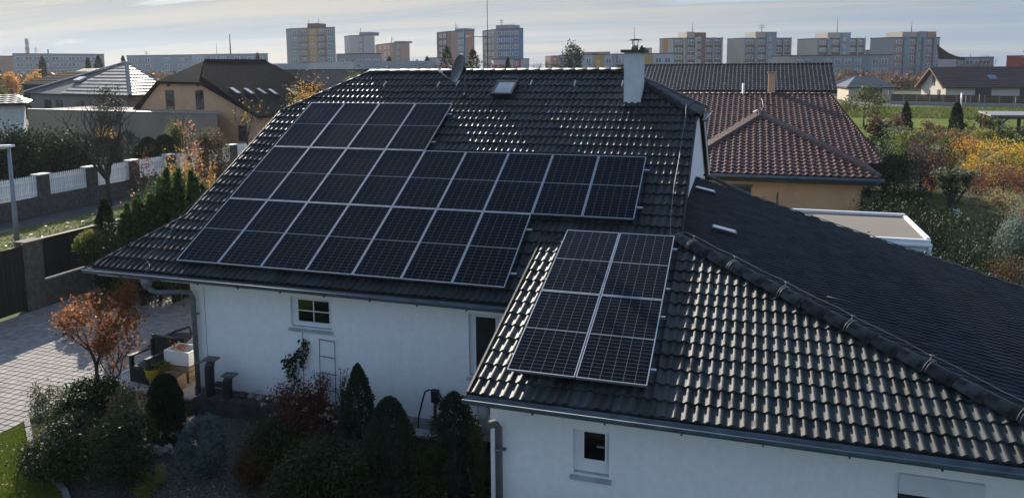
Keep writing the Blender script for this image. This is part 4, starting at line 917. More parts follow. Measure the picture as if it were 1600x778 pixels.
bush(745, 758, 790, 20, 'flower', 'clump of small yellow flowers by the downpipe foot', n=260, k=9, size=.05, name='yellow_flowers', cat='flowers', tr=False)
bush(225, 728, 760, 26, 'yellowgreen', 'left of two yellow-green tufts in the gravel', n=700, k=12, size=.05, name='yellow_tuft', cat='plant', tr=False, group='yellow-green tufts')
bush(250, 725, 756, 24, 'ochre', 'right of two yellowish tufts in the gravel', n=600, k=12, size=.05, name='yellow_tuft', cat='plant', tr=False, group='yellow-green tufts')
bush(228, 755, 775, 36, 'yellowgreen', 'low yellow-green ground plant at the bottom of the gravel bed', n=800, k=14, size=.04, name='ground_plant', cat='plant', tr=False)
rock(208, 722, 26, 20, 'flat pale rock lit by the sun below the dark shrubs', 3, mat('pale_rock', (.42, .38, .34), rough=.95, var=.3, scale=4, bump=1, bscale=14))
rock(248, 709, 30, 15, 'grey boulder right of the pale flat rock', 5); rock(263, 700, 14, 9, 'small white stone on top edge of the grey boulder', 6, mat('white_rock', (.5, .49, .48), rough=.9, var=.2)); rock(272, 712, 12, 13, 'narrow upright stone right of the grey boulder', 8)
rock(92, 726, 22, 22, 'grey upright stone in the dark bed at lower left', 9); rock(72, 684, 20, 10, 'low stone beside the edging at the lawn corner', 10); rock(170, 676, 26, 20, 'round dark boulder under the shrubs', 12)
rock(690, 800, 26, 40, 'grey pointed stone at the bottom edge left of the front wing', 13); rock(715, 800, 14, 10, 'low dark stone beside the pointed stone', 14)
r_ = np.random.RandomState(8); pts = [(*gnd(x, y)[:2], .03) for x, y in zip(r_.uniform(190, 430, 700), r_.uniform(705, 778, 700))]
flakes('gravel', pts, .028, mat('gravel_pebble', (.15, .14, .125), rough=.9, var=.3, rand=.0, island=.35), 'grey gravel between the rocks of the bed', 'gravel', flat=.6, seed=7)
bush(660, 690, 800, 90, 'dark', 'dark shrub filling the gap between the cone conifer and the spruce', n=12000, k=34, sc=.22, size=.045, name='evergreen_shrub', cat='shrub', extra=('olive', 500))
bush(400, 690, 760, 70, 'brown', 'low brownish shrub right of the blue-grey juniper', n=7000, k=30, sc=.22, size=.045, name='brown_shrub', cat='shrub')
bush(470, 720, 800, 110, 'dark', 'low dark ground shrub at the bottom edge left of centre', n=10000, k=34, sc=.22, size=.045, name='evergreen_shrub', cat='shrub', extra=('olive', 500))
def DX(px, X):
    d = ray(px, 300); return (X-CAM[0])/d[0]
# climbing plant, rose stems, trellis on the white wall
def at_wall(px, py, y=-5.3): return onplane(px, py, (0, 1, 0), y)
o = thing('climbing_plant', 'sparse climbing plant on a string below the small window', 'climbing plant', at_wall(470, 640)*np.array([1, 1, 0])); r = NR(3); b = MB(); PP = []
for line in ([(473, 519), (474, 560), (475, 600)], [(474, 640), (465, 600), (458, 575), (456, 560), (466, 555), (474, 540), (477, 533)], [(462, 600), (452, 585), (448, 568), (456, 557)], [(470, 575), (472, 562), (480, 545)]): 
    pts = [at_wall(*q, -5.25) for q in line]; b.tube(pts, .008, 4)
    if line[0][1] != 519:
        for a, c in zip(pts[:-1], pts[1:]): PP.append(a+(c-a)*r.uniform(0, 1, (34, 1))+r.normal(0, .045, (34, 3)))
part('stem', b, M_bark, o); leaves('foliage', np.concatenate(PP), .085, LM['dark'], o, seed=2, asp=.6)
feathery(503, 560, 660, 46, 'redleaf', 'thin reddish rose stems climbing beside the trellis', n=9, per=60, size=.05, name='rose', cat='rose', seed=5)
feathery(535, 565, 660, 36, 'redleaf', 'loose brownish branched shrub left of the pointed conifer', n=9, per=26, size=.045, name='thin_shrub', cat='shrub', seed=8)
o = thing('trellis', 'slim dark metal trellis ladder leaning on the white wall', 'trellis', at_wall(510, 640)*np.array([1, 1, 0])); A_, B_ = at_wall(499, 530, -5.22), at_wall(523, 534, -5.22); zl = .5
for p in (A_, B_): part('upright', MB().tube([(p[0], p[1], p[2]), (p[0], p[1]-.05, .1)], .008, 5), M_dark, o)
for dz in (0, -.36, -.72, -1.08, -1.44): part('rung', MB().tube([A_+np.array([0, 0, dz]), B_+np.array([0, 0, dz])], .008, 5), M_dark, o)
# low dark planter with stones along the wall, two curved dark posts
o = thing('wall_planter', 'long low dark trough of stones along the foot of the white wall', 'planter', (2.0, -5.5, 0)); part('trough', MB().box((.45, -5.75, 0), (3.9, -5.25, .34)).box((.5, -5.7, .34), (3.85, -5.3, .36)), mat('dark_brick2', (.05, .045, .042), rough=.95, var=.4, scale=6, bump=.6, bscale=20), o)
for i in range(11): q = MB().lathe((1.5+i*.22, -5.5+.05*math.sin(i*3), .36), [(.09, 0), (.1, .05), (.05, .11)], 7); part('stone', q, M_rock if i % 3 else M_bark, o)
o = thing('curved_posts', 'two dark curved posts with flat cap plates joined by a rail beside the left downpipe', 'garden ornament', (.6, -5.6, 0))
for k, (px, pt, pb_) in enumerate(((330, 562, 622), (357, 587, 626))):
    T = at_wall(px+4, pt, -5.6); x = at_wall(px, pb_, -5.6)[0]; zt = T[2]; pts = [(x, -5.6, 0.02), (x-.01, -5.6, zt*.55), (x+.0, -5.6, zt*.85), (x+.06, -5.6, zt)]
    part('post', MB().tube(pts, [.11, .10, .10, .085], 8), M_dark, o); part('cap_plate', MB().obox((x+.06, -5.6, zt+.015), .14, .11, .018, .1), mat('slate_plate', (.1, .1, .1), rough=.7), o)
a_ = at_wall(338, 598, -5.6); part('rail', MB().box((a_[0], -5.64, a_[2]-.08), (at_wall(353, 600, -5.6)[0], -5.56, a_[2]+.03)), M_dark, o)
# folding frame and tool behind the conifers, blue-grey trough
o = thing('clothes_airer', 'dark tubular folding frame standing by the wall behind the conifers', 'folding frame', (at_wall(668, 700, -5.7)[0], -5.7, 0)); Z = lambda px, py: at_wall(px, py, -5.7)
part('tube_frame', MB().tube([Z(653, 680), Z(654, 652), Z(659, 630), Z(664, 612), Z(669, 609), Z(684, 610), Z(690, 620), Z(693, 634), Z(694, 700)], .018, 6), M_dark, o)
part('head', MB().obox(Z(680, 616), .07, .05, .09), M_dark, o); part('column', MB().tube([Z(680, 616), Z(680, 652), Z(681, 700)], .035, 7), M_dark, o); part('clamp', MB().obox(Z(681, 624), .08, .05, .05), M_black, o)
b = MB(); q = Z(662, 668); b.box((q[0]-.35, -6.0, q[2]-.05), (q[0]+.55, -5.75, q[2]+.0)); b2 = MB().box((q[0]-.3, -5.98, 0), (q[0]+.5, -5.77, q[2]-.05)); o = thing('bench', 'small dark bench with a grey board top behind the conifers', 'bench', (q[0], -5.9, 0)); part('seat', b, mat('grey_board', (.25, .26, .28), var=.2), o); part('support', b2, M_black, o)

# ---- patio things
def patio_pt(px, py): q = gnd(px, py, .03); return q
ch_ = patio_pt(238, 590); o = thing('armchair', 'black slatted wooden garden armchair on the patio', 'armchair', (ch_[0], ch_[1], .03)); X, Y_ = ch_[0], ch_[1]
Rz = Matrix.Rotation(R(-8), 3, 'Z')
def cb(name, c, hx, hy, hz, m=M_black, tilt=None):
    p = Rz@Vector(c); part(name, MB().obox((X+p.x, Y_+p.y, .03+p.z), hx, hy, hz, R(-8), tilt=tilt), m, o)
for sx in (-.28, .28):
    cb('leg', (sx, -.3, .3), .035, .045, .3); cb('leg', (sx, .3, .42), .035, .045, .42); cb('armrest', (sx, 0, .62), .055, .38, .02)
cb('seat', (0, 0, .36), .25, .32, .025); cb('front_rail', (0, -.31, .3), .25, .02, .06)
for k in range(6): cb('back_slat', (-.21+k*.084, .31, .62), .035, .015, .26)
cb('back_rail', (0, .31, .9), .30, .025, .04)
for k in range(5): cb('front_slat', (-.18+k*.09, -.33, .14), .035, .012, .14)
cu = patio_pt(277, 592); o = thing('foam_box', 'white foam box with a raised lid holding reddish scraps on a crate', 'box', (cu[0], cu[1], .45)); cx_, cy_ = cu[0]+.15, cu[1]+.1; M_foam = mat('white_foam', (.75, .74, .7), rough=.8, var=.05)
b = MB(); b.box((cx_-.35, cy_-.25, .45), (cx_+.35, cy_+.25, .5)); 
for a in (((-.35, -.25), (.35, -.21)), ((-.35, .21), (.35, .25)), ((-.35, -.21), (-.31, .21)), ((.31, -.21), (.35, .21))): b.box((cx_+a[0][0], cy_+a[0][1], .5), (cx_+a[1][0], cy_+a[1][1], .78))
part('box_body', b, M_foam, o); part('lid', MB().obox((cx_+.36, cy_+.2, .95), .03, .26, .22, R(20), tilt=Matrix.Rotation(R(18), 3, 'Y')), M_foam, o)
r = NR(2); leaves('scraps', np.array([cx_-.05, cy_, .8])+r.normal(0, .09, (60, 3))*np.array([1.3, 1, .3]), .09, LM['pinkorange'], o, seed=3)['kind'] = 'stuff'
o = thing('wooden_crate', 'pale wooden crate standing under the white foam box', 'crate', (cx_, cy_, .03)); M_crate = mat('crate_wood', (.32, .22, .12), rough=.8, var=.25, scale=5, rand=.2)
for k in range(3):
    z = .05+k*.13
    for a, c in (((-.33, -.25), (.33, -.23)), ((-.33, .23), (.33, .25)), ((-.33, -.23), (-.31, .23)), ((.31, -.23), (.33, .23))): part('slat', MB().box((cx_+a[0], cy_+a[1], z), (cx_+c[0], cy_+c[1], z+.11)), M_crate, o)
o = thing('wooden_box', 'small open pale wooden box on the patio edge below the crate', 'box', (cx_+.1, cy_-.6, .03)); bx, by = cx_+.15, cy_-.62
for a, c in (((-.25, -.2), (.25, -.18)), ((-.25, .18), (.25, .2)), ((-.25, -.18), (-.23, .18)), ((.23, -.18), (.25, .18))): part('side', MB().box((bx+a[0], by+a[1], .04), (bx+c[0], by+c[1], .38)), M_crate, o)
part('bottom', MB().box((bx-.23, by-.18, .04), (bx+.23, by+.18, .06)), M_black, o)
yb_ = patio_pt(241, 598); o = thing('yellow_bucket', 'yellow plastic bucket on the patio in front of the black armchair', 'bucket', (yb_[0], yb_[1], .03)); part('tub', MB().lathe((yb_[0], yb_[1], .03), [(.14, 0), (.19, .36), (.2, .37), (.185, .37), (.135, .02)], 18), mat('yellow_plastic', (.6, .42, .03), rough=.5, var=.1), o)
part('handle', MB().tube([(yb_[0]+.19*math.cos(t), yb_[1]+.02, .36+.1*math.sin(t)) for t in np.linspace(0, math.pi, 7)], .006, 4), M_dark, o)
bush(256, 560, 600, 26, 'yellowgreen', 'small fresh green potted plant beside the yellow bucket', n=500, k=10, size=.07, name='potted_plant', cat='plant')
bd = patio_pt(300, 548); o = thing('wheelbarrow', 'dark wheelbarrow-like cart with curved handles beside the white box', 'cart', (bd[0]-.1, bd[1], .03)); b = MB()
q = Vector((bd[0]-.35, bd[1]-.15, .03)); part('handle', MB().tube([q+Vector((-.45, -.5, .25)), q+Vector((0, 0, .55)), q+Vector((.35, .12, .66)), q+Vector((.5, .0, .5))], .035, 6), M_dark, o); part('tray', MB().obox(q+Vector((.1, -.1, .4)), .3, .22, .08, .3), M_black, o); part('wheel', MB().lathe(q+Vector((.1, .05, .18)), [(.18, -.03), (.18, .03)], 14, axis='X'), M_black, o)

# ================================================================ NEIGHBOURS
M_brown = mat('brown_tile', (.10, .045, .033), rough=.5, var=.4, scale=7, island=.3, spec=.16)
M_brown2 = mat('grey_brown_tile', (.085, .066, .058), rough=.45, var=.4, scale=7, island=.25, spec=.16)
M_orange = mat('apricot_render', (.58, .35, .2), rough=.95, var=.1, scale=1.2, bump=.2, bscale=60)
M_cream = mat('cream_render', (.42, .37, .28), rough=.95, var=.1, scale=1)
M_yell = mat('yellow_render', (.34, .3, .17), rough=.95, var=.1, scale=1)
M_wt = mat('neighbour_white', (.5, .5, .5), rough=.95, var=.1, scale=1)
M_slate = mat('slate_roof', (.05, .055, .065), rough=.4, var=.3, scale=6, island=.2)
M_dk = mat('dark_tile_far', (.009, .010, .012), rough=.75, var=.4, scale=4, island=.3, spec=.02)
M_red = mat('red_brown_far', (.07, .028, .025), rough=.6, var=.3, scale=4, island=.2)
M_win = glassmat('window_far', (.03, .035, .04), .08)
M_bluewin = mat('pale_window', (.16, .21, .24), rough=.15, var=.5, scale=.3, spec=.8, rand=.45)
TB = tile_template(1, .3, .36, .05, .05, .085, 4); TS = tile_template(1, .33, .36, .03, .015, .1, 3)
def hiproof(parent, corners, z0, ridge, m, tmpl, over=0., single=None, name='roof', thick=.12, capm=None, capr=.12):
    """hipped roof over a quadrilateral footprint (anticlockwise) with ridge ends ra, rb; tiles on every slope"""
    c = [Vector((p[0], p[1], z0)) for p in corners]; ra, rb = [Vector(p) for p in ridge]
    faces = [(c[0], c[1], rb, ra), (c[1], c[2], rb), (c[2], c[3], ra, rb), (c[3], c[0], ra)]
    b = MB()
    for f in faces:
        f = [p for k, p in enumerate(f) if (p-f[k-1]).length > 1e-4]
        b.prism([p-Vector((0, 0, .03)) for p in f], (0, 0, -thick))
    ro = part(name, b, M_black, parent)
    for k, f in enumerate(faces):
        f = [p for q, p in enumerate(f) if (p-f[q-1]).length > 1e-4]
        u = (f[1]-f[0]); nrm = u.cross(f[2]-f[0]).normalized()
        if nrm.z < 0: nrm = -nrm
        v = nrm.cross(u).normalized()
        if v.z < 0: u = -u; v = nrm.cross(u).normalized()
        if nrm.dot(Vector(CAM)-f[0]) > 0: tiled_plane(f, f[0] if v.z > 0 else f[1], u, v, ro, m, tmpl=tmpl, seed=k, single=single if k == 0 else None)
    if capm:
        for a, d in ((c[0], ra), (c[1], rb), (c[2], rb), (c[3], ra)): caps(a, d, ro, capm, key=(name, capr, round((a-d).length, 1)), r=capr, lift=.02)
        if (ra-rb).length > .1: caps(ra, rb, ro, capm, key=(name, capr, 'r', round((ra-rb).length, 1)), r=capr, lift=.02)
    return ro
# --- apricot bungalow with brown tiled hips, directly behind on the right
eL, eR = gnd(1100, 272, 2.7), gnd(1375, 277, 2.7)
nb1 = thing('brown_roofed_house', 'apricot rendered house with red-brown tiled hipped roof right behind the white house', 'house', (12, 20, 0))
x0, x1, y0 = 9.0, eR[0], (eL[1]+eR[1])/2; ap = dep(1181, 178, depth((x0, 22, 4.5)))
# front projection with its own hip, main body behind
part('wall', MB().box((x0+.5, y0+.6, 0), (x1-.6, 30, 2.62)), M_orange, nb1)
ry = 26.1
hiproof(nb1, [(x0-4, y0+4.6), (17.7, y0+4.6), (17.7, 34.), (x0-4, 34.)], 2.72, [(6.5, 29.3, 5.55), (16.2, 29.3, 5.55)], M_brown, TB, name='main_roof', capm=M_brown, capr=.1)
apx = (12.3, 22.2)
hiproof(nb1, [(x1, y0), (x1, y0+14), (x0-.5, y0+14), (x0-.5, y0)], 2.7, [(12.25, 21.6, 4.72), (12.25, 26., 4.72)], M_brown, TB, name='front_roof', capm=mat('brown_cap', (.09, .05, .038), rough=.6, var=.4), capr=.13)
b = MB(); b.tube([(x0-.5, y0-.1, 2.62), (x1+.1, y0-.1, 2.62)], .075, 8); part('gutter', b, M_gutter, nb1)
part('fascia', MB().box((x0-.4, y0-.02, 2.38), (x1-.02, y0+.02, 2.6)), M_dark, nb1)
part('downpipe', MB().tube([(x1-.1, y0-.1, 2.55), (x1-.3, y0+.15, 2.35), (x1-.62, y0+.52, 2.1), (x1-.62, y0+.52, 0)], .05, 8), M_gutter, nb1)
q = onplane(1160, 300, (0, 1, 0), y0+.6); 
w5 = part('window', MB().box((q[0]-.55, y0+.55, 1.2), (q[0]+.35, y0+.62, q[2]+.25)), M_dark, nb1, 'low dark window with a grey lintel'); part('lintel', MB().box((q[0]-.65, y0+.5, q[2]+.25), (q[0]+.42, y0+.61, q[2]+.33)), M_gutter, w5)
wx, wz = onplane(1245, 281, (0, 1, 0), y0+.6)[[0, 2]]; part('wall_light', MB().lathe((wx, y0+.54, wz-.1), [(.05, -.06), (.06, .05)], 10, axis='Y'), M_black, nb1)
nc = dep(1205, 152, depth((14.2, 30, 5.4))); cz = dep(1205, 112, depth(nc))[2]
c2 = thing('orange_chimney', 'apricot chimney stack rising behind the ridge of the brown roof', 'chimney', (nc[0], nc[1], 4.8)); part('stack', MB().box((nc[0]-.2, nc[1]-.2, 4.4), (nc[0]+.2, nc[1]+.2, cz-.1)), M_orange, c2); part('cap_slab', MB().box((nc[0]-.26, nc[1]-.26, cz-.1), (nc[0]+.26, nc[1]+.26, cz-.03)), M_concrete, c2)
c3 = thing('roof_antenna', 'small white antenna on a bent bracket on the brown roof ridge', 'antenna', (12.9, 29.3, 5.6)); q = dep(1161, 150, depth((12, 29.3, 5.6))); part('panel', MB().obox((q[0], q[1], q[2]+.45), .05, .12, .3, .3), M_white, c3); part('mast', MB().tube([(q[0], q[1], q[2]-.6), (q[0], q[1], q[2]+.2)], .03, 6), M_wire, c3); part('arm', MB().tube([(q[0]-.5, q[1], q[2]+.2), (q[0]-.3, q[1], q[2]), (q[0], q[1], q[2]-.1)], .02, 5), M_wire, c3)
part('conductor_wire', MB().tube([(12.25, 21.5, 4.9), (12.4, 22.5, 5.2), (12.35, 24.5, 5.5)], .012, 4), M_wire, nb1)
cone(1215, 300, 352, 8, 'conifer', 'tiny slim cypress against the apricot wall', D=29.5, size=.06, n=700, name='slim_cypress', col=.3)

# --- long roof behind it
nb2 = thing('long_roofed_house', 'long house with grey-brown tiled roof behind the brown roofed house', 'house', (20, 55, 0))
Dl = 52.; pL, pR, eRR = dep(960, 103, Dl), dep(1286, 101, Dl*.97), None
RL, RR_ = np.array([dep(930, 103, 50)[0], 0, 0]), 0
def wxy(px, y, z):      # point of the sight column px lying on the plane Y=y, at height z
    d = ray(px, 300); t = (y-CAM[1])/d[1]; return CAM[0]+d[0]*t
yE, yR = 42., 46.5; zr = dep(1280, 101, depth((23, yR, 7.3)))[2]; ze = dep(1290, 144, depth((23, yE, 5)))[2]
xl, xr = wxy(960, yR, 7), wxy(1287, yR, 7)
b = MB(); b.prism([(xl, yE, ze), (xr+.2, yE, ze), (xr+.2, yR, zr), (xl, yR, zr)], (0, 0, -.15)); b.prism([(xl, yR, zr), (xr+.2, yR, zr), (xr+.2, yR+6, ze-.7), (xl, yR+6, ze-.7)], (0, 0, -.15)); r2 = part('roof', b, M_black, nb2)
tiled_plane([(xl, yE, ze+.03), (xr+.2, yE, ze+.03), (xr+.2, yR, zr+.03), (xl, yR, zr+.03)], (xl, yE, ze+.03), (1, 0, 0), (0, yR-yE, zr-ze), r2, M_brown2, tmpl=tile_template(1, .3, .36, .055, .05, .09, 4), seed=4)
caps((xl, yR, zr+.02), (xr+.2, yR, zr+.02), r2, M_dk, key='long', r=.12)
part('wall', MB().box((xl+.2, yE+.5, 0), (xr-.3, yR+5, ze-.2)), M_yell, nb2); part('eaves_board', MB().box((xl, yE-.05, ze-.18), (xr+.2, yE+.02, ze-.03)), M_dark, nb2)
wq = onplane(1092, 148, (0, 1, 0), yE+.5); part('window', MB().box((wq[0]-.25, yE+.45, wq[2]-.12), (wq[0]+.35, yE+.52, wq[2]+.1)), M_dark, nb2)

# --- pergola / terrace roof behind the east slope
pg = thing('terrace_canopy', 'white framed terrace canopy with beige flat roof beyond the dark east slope', 'canopy', (14.5, 5, 0)); F_ = [gnd(*q, 2.6) for q in ((1215, 331), (1408, 341), (1458, 379), (1330, 367))]
xW, xE, yF, yB = 12.3, 16.35, 3.55, 6.9
part('roof_sheet', MB().box((xW, yF+.12, 2.6), (xE-.12, yB-.1, 2.64)), mat('beige_canvas', (.15, .13, .10), rough=.8, var=.06, scale=1), pg)
part('beam', MB().box((xW, yF, 2.34), (xE, yF+.10, 2.66)), M_white, pg); part('gutter', MB().tube([(xW, yF-.06, 2.52), (xE+.02, yF-.06, 2.52)], .055, 8), M_white, pg); part('beam', MB().box((xE-.1, yF+.1, 2.5), (xE, yB, 2.70)), M_white, pg); part('beam', MB().box((xW, yB-.1, 2.66), (xE-.05, yB, 2.74)), M_white, pg)
for (px_, py_) in ((xE-.42, yF+.02), (xE-.12, yB-.14), (14.35, yF+.02), (14.15, yF+.02)): part('post', MB().box((px_, py_, 0), (px_+(.22 if px_ > 15 else .09), py_+.12, 2.34)), M_white, pg)
part('downpipe', MB().tube([(xE-.02, yF-.06, 2.5), (xE-.04, yF+.0, 2.3), (xE-.09, yF+.08, 2.1), (xE-.06, yF+.1, 0)], .05, 8), M_white, pg)

# --- left: flat-roofed beige annexe and half-hipped apricot house
M_bei = mat('beige_annexe', (.27, .215, .165), rough=.95, var=.12, scale=.6)
an = thing('flat_annexe', 'long flat-roofed beige annexe behind the dark hedge at the left', 'building', (-40, 45, 0))
def flat_poly(b, P, z0, z1): b.prism([(p[0], p[1], z0) for p in P], (0, 0, z1-z0))
Dn = 66.; A0, A1 = dep(43, 176, 74), dep(339, 174, 64); zt = (A0[2]+A1[2])/2
dd = (A1-A0)[:2]; nn_ = np.array([-dd[1], dd[0]]); nn_ /= np.linalg.norm(nn_)
b = MB(); flat_poly(b, [A0[:2], A1[:2], A1[:2]+ray(339, 180)[:2]*7, A0[:2]+nn_*7], 0, zt); part('wall', b, M_bei, an)
b = MB(); flat_poly(b, [A0[:2]-nn_*.08, A1[:2]-nn_*.08, A1[:2]+nn_*.3, A0[:2]+nn_*.3], zt, zt+.1); part('parapet_trim', b, mat('pale_trim', (.2, .2, .21), rough=.5, var=.3, spec=.3), an)
oh = thing('half_hipped_house', 'apricot house with dark half-hipped roof and a row of roof lights at the left', 'house', (-35, 60, 0))
Dg = 70.; GL, GR = dep(222, 172, Dg+3), dep(392, 172, Dg-3); u = (GR-GL)[:2]; Wd = np.linalg.norm(u); u /= Wd; nv = np.array([-u[1], u[0]])    # nv points away
def hp(a, c, z): q = GL[:2]+u*a+nv*c; return (q[0], q[1], z)
def zpx(px, py, c=0):    # height and position along the gable plane for a pixel
    n3 = np.array([nv[0], nv[1], 0]); q = onplane(px, py, n3, n3@np.array([*(GL[:2]+nv*c), 0])); return float((q[:2]-GL[:2])@u), float(q[2])
aL, zL = zpx(250, 128); aR, zR = zpx(318, 130); aP, zP = zpx(305, 96, 3.5)
e0 = zpx(207, 178); e1 = zpx(408, 182)
b = MB(); b.prism([hp(e0[0]+.6, 0, 0), hp(e1[0]-.6, 0, 0), hp(e1[0]-.6, 0, e1[1]), hp(aR, 0, zR), hp(aL, 0, zL), hp(e0[0]+.6, 0, e0[1])], (nv[0]*.4, nv[1]*.4, 0)); flat = b
b.prism([hp(e0[0]+.8, .4, 0), hp(e1[0]-.8, .4, 0), hp(e1[0]-.8, 13, 0), hp(e0[0]+.8, 13, 0)], (0, 0, e1[1]-.1)); part('wall', b, M_orange, oh)
am = (aL+aR)/2; zpk = zP
roofs = [[hp(e1[0], -.4, e1[1]), hp(e1[0]+0, 14, e1[1]), hp(am, 11, zpk), hp(am, 3.0, zpk), hp(aR, -.4, zR)], [hp(e0[0], 14, e0[1]), hp(e0[0], -.4, e0[1]), hp(aL, -.4, zL), hp(am, 3.0, zpk), hp(am, 11, zpk)], [hp(aL, -.4, zL), hp(aR, -.4, zR), hp(am, 3.0, zpk)]]
b = MB()
for f in roofs: b.prism([(p[0], p[1], p[2]+.05) for p in f], (0, 0, -.2))
ro = part('roof', b, M_dk, oh)
rr_ = roofs[0]; U = Vector(rr_[1])-Vector(rr_[0]); V_ = Vector(hp(am, 3., zpk))-Vector(hp(e1[0], 3., e1[1]))
tiled_plane([Vector(p)+Vector((0, 0, .08)) for p in rr_], Vector(rr_[0])+Vector((0, 0, .08)), U, V_, ro, M_dk, tmpl=TS)
caps(hp(aR, -.4, zR+.08), hp(am, 3.0, zpk+.08), ro, M_dk, key='hh', r=.12); caps(hp(am, 3, zpk+.08), hp(am, 11, zpk+.08), ro, M_dk, key='hh2', r=.12)
for k, (xa, xb) in enumerate(((258, 271), (305, 317))):
    a0, z1 = zpx(xa, 141, -.03); a1, _ = zpx(xb, 141, -.03); z0 = zpx(xa, 171, -.03)[1]; b = MB(); P = [hp(a0, -.05, z0), hp(a1, -.05, z0), hp(a1, -.05, z1), hp(a0, -.05, z1)]; b.prism(P, (nv[0]*.08, nv[1]*.08, 0)); d_ = part('door', b, M_win, oh, ('left', 'right')[k]+' tall dark balcony door'); b = MB(); part('lamp', MB().obox(hp((a0+a1)/2, -.12, z1+.45), .09, .06, .1), M_black, oh)
b = MB(); a0, z1 = zpx(372, 196, -.03); a1, z0 = zpx(386, 221, -.03); b.prism([hp(a0, -.05, z0), hp(a1, -.05, z0), hp(a1, -.05, z1), hp(a0, -.05, z1)], (nv[0]*.08, nv[1]*.08, 0)); part('window', b, M_win, oh)
nr = U.normalized(); slope_o = Vector(rr_[0]); vv_ = V_.normalized(); nn3 = nr.cross(vv_); nn3 = nn3 if nn3.z > 0 else -nn3
for k, (xa, ya) in enumerate(((356, 140), (378, 141), (398, 141), (416, 142), (444, 141))):
    q = Vector(onplane(xa, ya, nn3, nn3.dot(slope_o))); b = MB(); w_, h_ = .55, 1.15; c = [q, q+nr*w_, q+nr*w_-vv_*h_, q-vv_*h_]; b.prism([p+nn3*.1 for p in c], nn3*.1); rl_ = part('roof_light', b, M_dark, oh); b = MB(); c = [q+nr*.07-vv_*.08, q+nr*(w_-.07)-vv_*.08, q+nr*(w_-.07)-vv_*(h_-.08), q+nr*.07-vv_*(h_-.08)]; b.prism([p+nn3*.19 for p in c], nn3*.03); part('pane', b, M_sky, rl_)
# grey hipped house behind
gh = thing('grey_hipped_house', 'low house with a broad grey tiled pyramid roof shining in the sun', 'house', (-60, 80, 0)); Dh = 92.
c0_, c1_ = dep(36, 145, 100), dep(203, 146, 84); ap_ = dep(197, 98, 96); c1_[2] = c0_[2]; c2_ = dep(275, 146, 93); P_ = [c0_, c1_, c2_, c0_+c2_-c1_]
zE = (c0_[2]+c1_[2])/2; hiproof(gh, [p[:2] for p in P_], zE, [(*ap_[:2], ap_[2]), (*(ap_[:2]+.05), ap_[2])], mat('shiny_grey_tile', (.26, .235, .225), rough=.6, var=.3, scale=3, island=.15, spec=.12), tile_template(1, .6, .75, .03, .1, .2, 3), capm=mat('pale_cap2', (.3, .27, .26), rough=.35), capr=.2)
cc = sum(P_)/4; b = MB(); flat_poly(b, [(p[:2]-cc[:2])*.9+cc[:2] for p in P_], 0, zE-.1); part('wall', b, mat('taupe_wall', (.2, .185, .165), rough=.95), gh)
e_ = (c1_-c0_); L_ = np.linalg.norm(e_[:2]); e_ = e_/L_; ng = math.atan2(e_[1], e_[0]); inw = np.array([-e_[1], e_[0], 0])
WB = MB().box((-.9, -.06, -.55), (.9, .04, .55)).mesh('window', M_win)
for f in (.2, .33, .55): w_ = (P_[0]-cc)*.9+cc+(P_[1]-P_[0])*.9*f; piece('window', WB, gh, (w_[0]-inw[0]*.03, w_[1]-inw[1]*.03, zE-1.35), rz=ng)
q = dep(125, 124, 96); b = MB().obox((q[0], q[1], q[2]), .9, .5, .12, ng, tilt=Matrix.Rotation(R(25), 3, 'X')); part('roof_light', b, M_sky, gh)
# dark roofed houses beyond, white house at the left edge
def simple_house(px0, px1, D0, D1, py_e, py_r, mroof, mwall, label, depth_=8., tmpl=None, rx=.5, wins=(), gable=False, rl=.4, over=.5, capm=None, name='house', group=None, z_base=0):
    a, b_ = dep(px0, py_e, D0), dep(px1, py_e, D1); ze = (a[2]+b_[2])/2; d = (b_-a)[:2]; L = np.linalg.norm(d); d /= L; n_ = np.array([-d[1], d[0]]); o = thing(name, label, 'house', (*((a+b_)/2)[:2], 0), group)
    P = [a[:2], b_[:2], b_[:2]+n_*depth_, a[:2]+n_*depth_]; mid = (P[0]+P[1])/2+n_*depth_*.5; zr = dep((px0+px1)/2, py_r, (D0+D1)/2+depth_*.5)[2]
    if gable: ra = a[:2]+n_*depth_*.5; rb = b_[:2]+n_*depth_*.5
    else: ra = mid-d*L*rl*.5; rb = mid+d*L*rl*.5
    hiproof(o, P, ze, [(*ra, zr), (*rb, zr)], mroof, tmpl or TF, capm=capm)
    w = MB(); I = [P[0]+(d+n_)*over, P[1]+(-d+n_)*over, P[2]+(-d-n_)*over, P[3]+(d-n_)*over]; flat_poly(w, I, z_base, ze-.05)
    if gable:
        for e, r_ in ((0, ra), (1, rb)):
            p, q = (P[0], P[3]) if e == 0 else (P[1], P[2]); s = d*over if e == 0 else -d*over; w.prism([(*(p+s+n_*over), ze-.1), (*(q+s-n_*over), ze-.1), (*(r_+s), zr-.25)], (*(s*.3), 0))
    part('wall', w, mwall, o)
    ang = math.atan2(d[1], d[0])
    for (f, wz, ww, wh, mm) in wins:
        q = P[0]+n_*over+d*L*f-n_*.04; me = MB().box((-ww/2, -.05, -wh/2), (ww/2, .05, wh/2)).mesh('window', mm); piece('window', me, o, (q[0], q[1], wz), rz=ang)
    return o, P, ze, zr, d, n_
TF = tile_template(1, .6, .7, .03, .09, .2, 2)
simple_house(-30, 42, 60, 61.5, 163, 149, M_slate, M_wt, 'white house with a low grey roof cut by the left edge', depth_=6, name='white_house')
simple_house(28, 150, 125, 118, 132, 112, M_dk, M_dk, 'dark roofed house in the distance behind the shiny grey roof', depth_=10, name='dark_roofed_house')
simple_house(96, 180, 150, 145, 121, 108, M_red, M_dk, 'small dark gabled house farther off above the shiny grey roof', depth_=10, gable=True, name='dark_roofed_house')
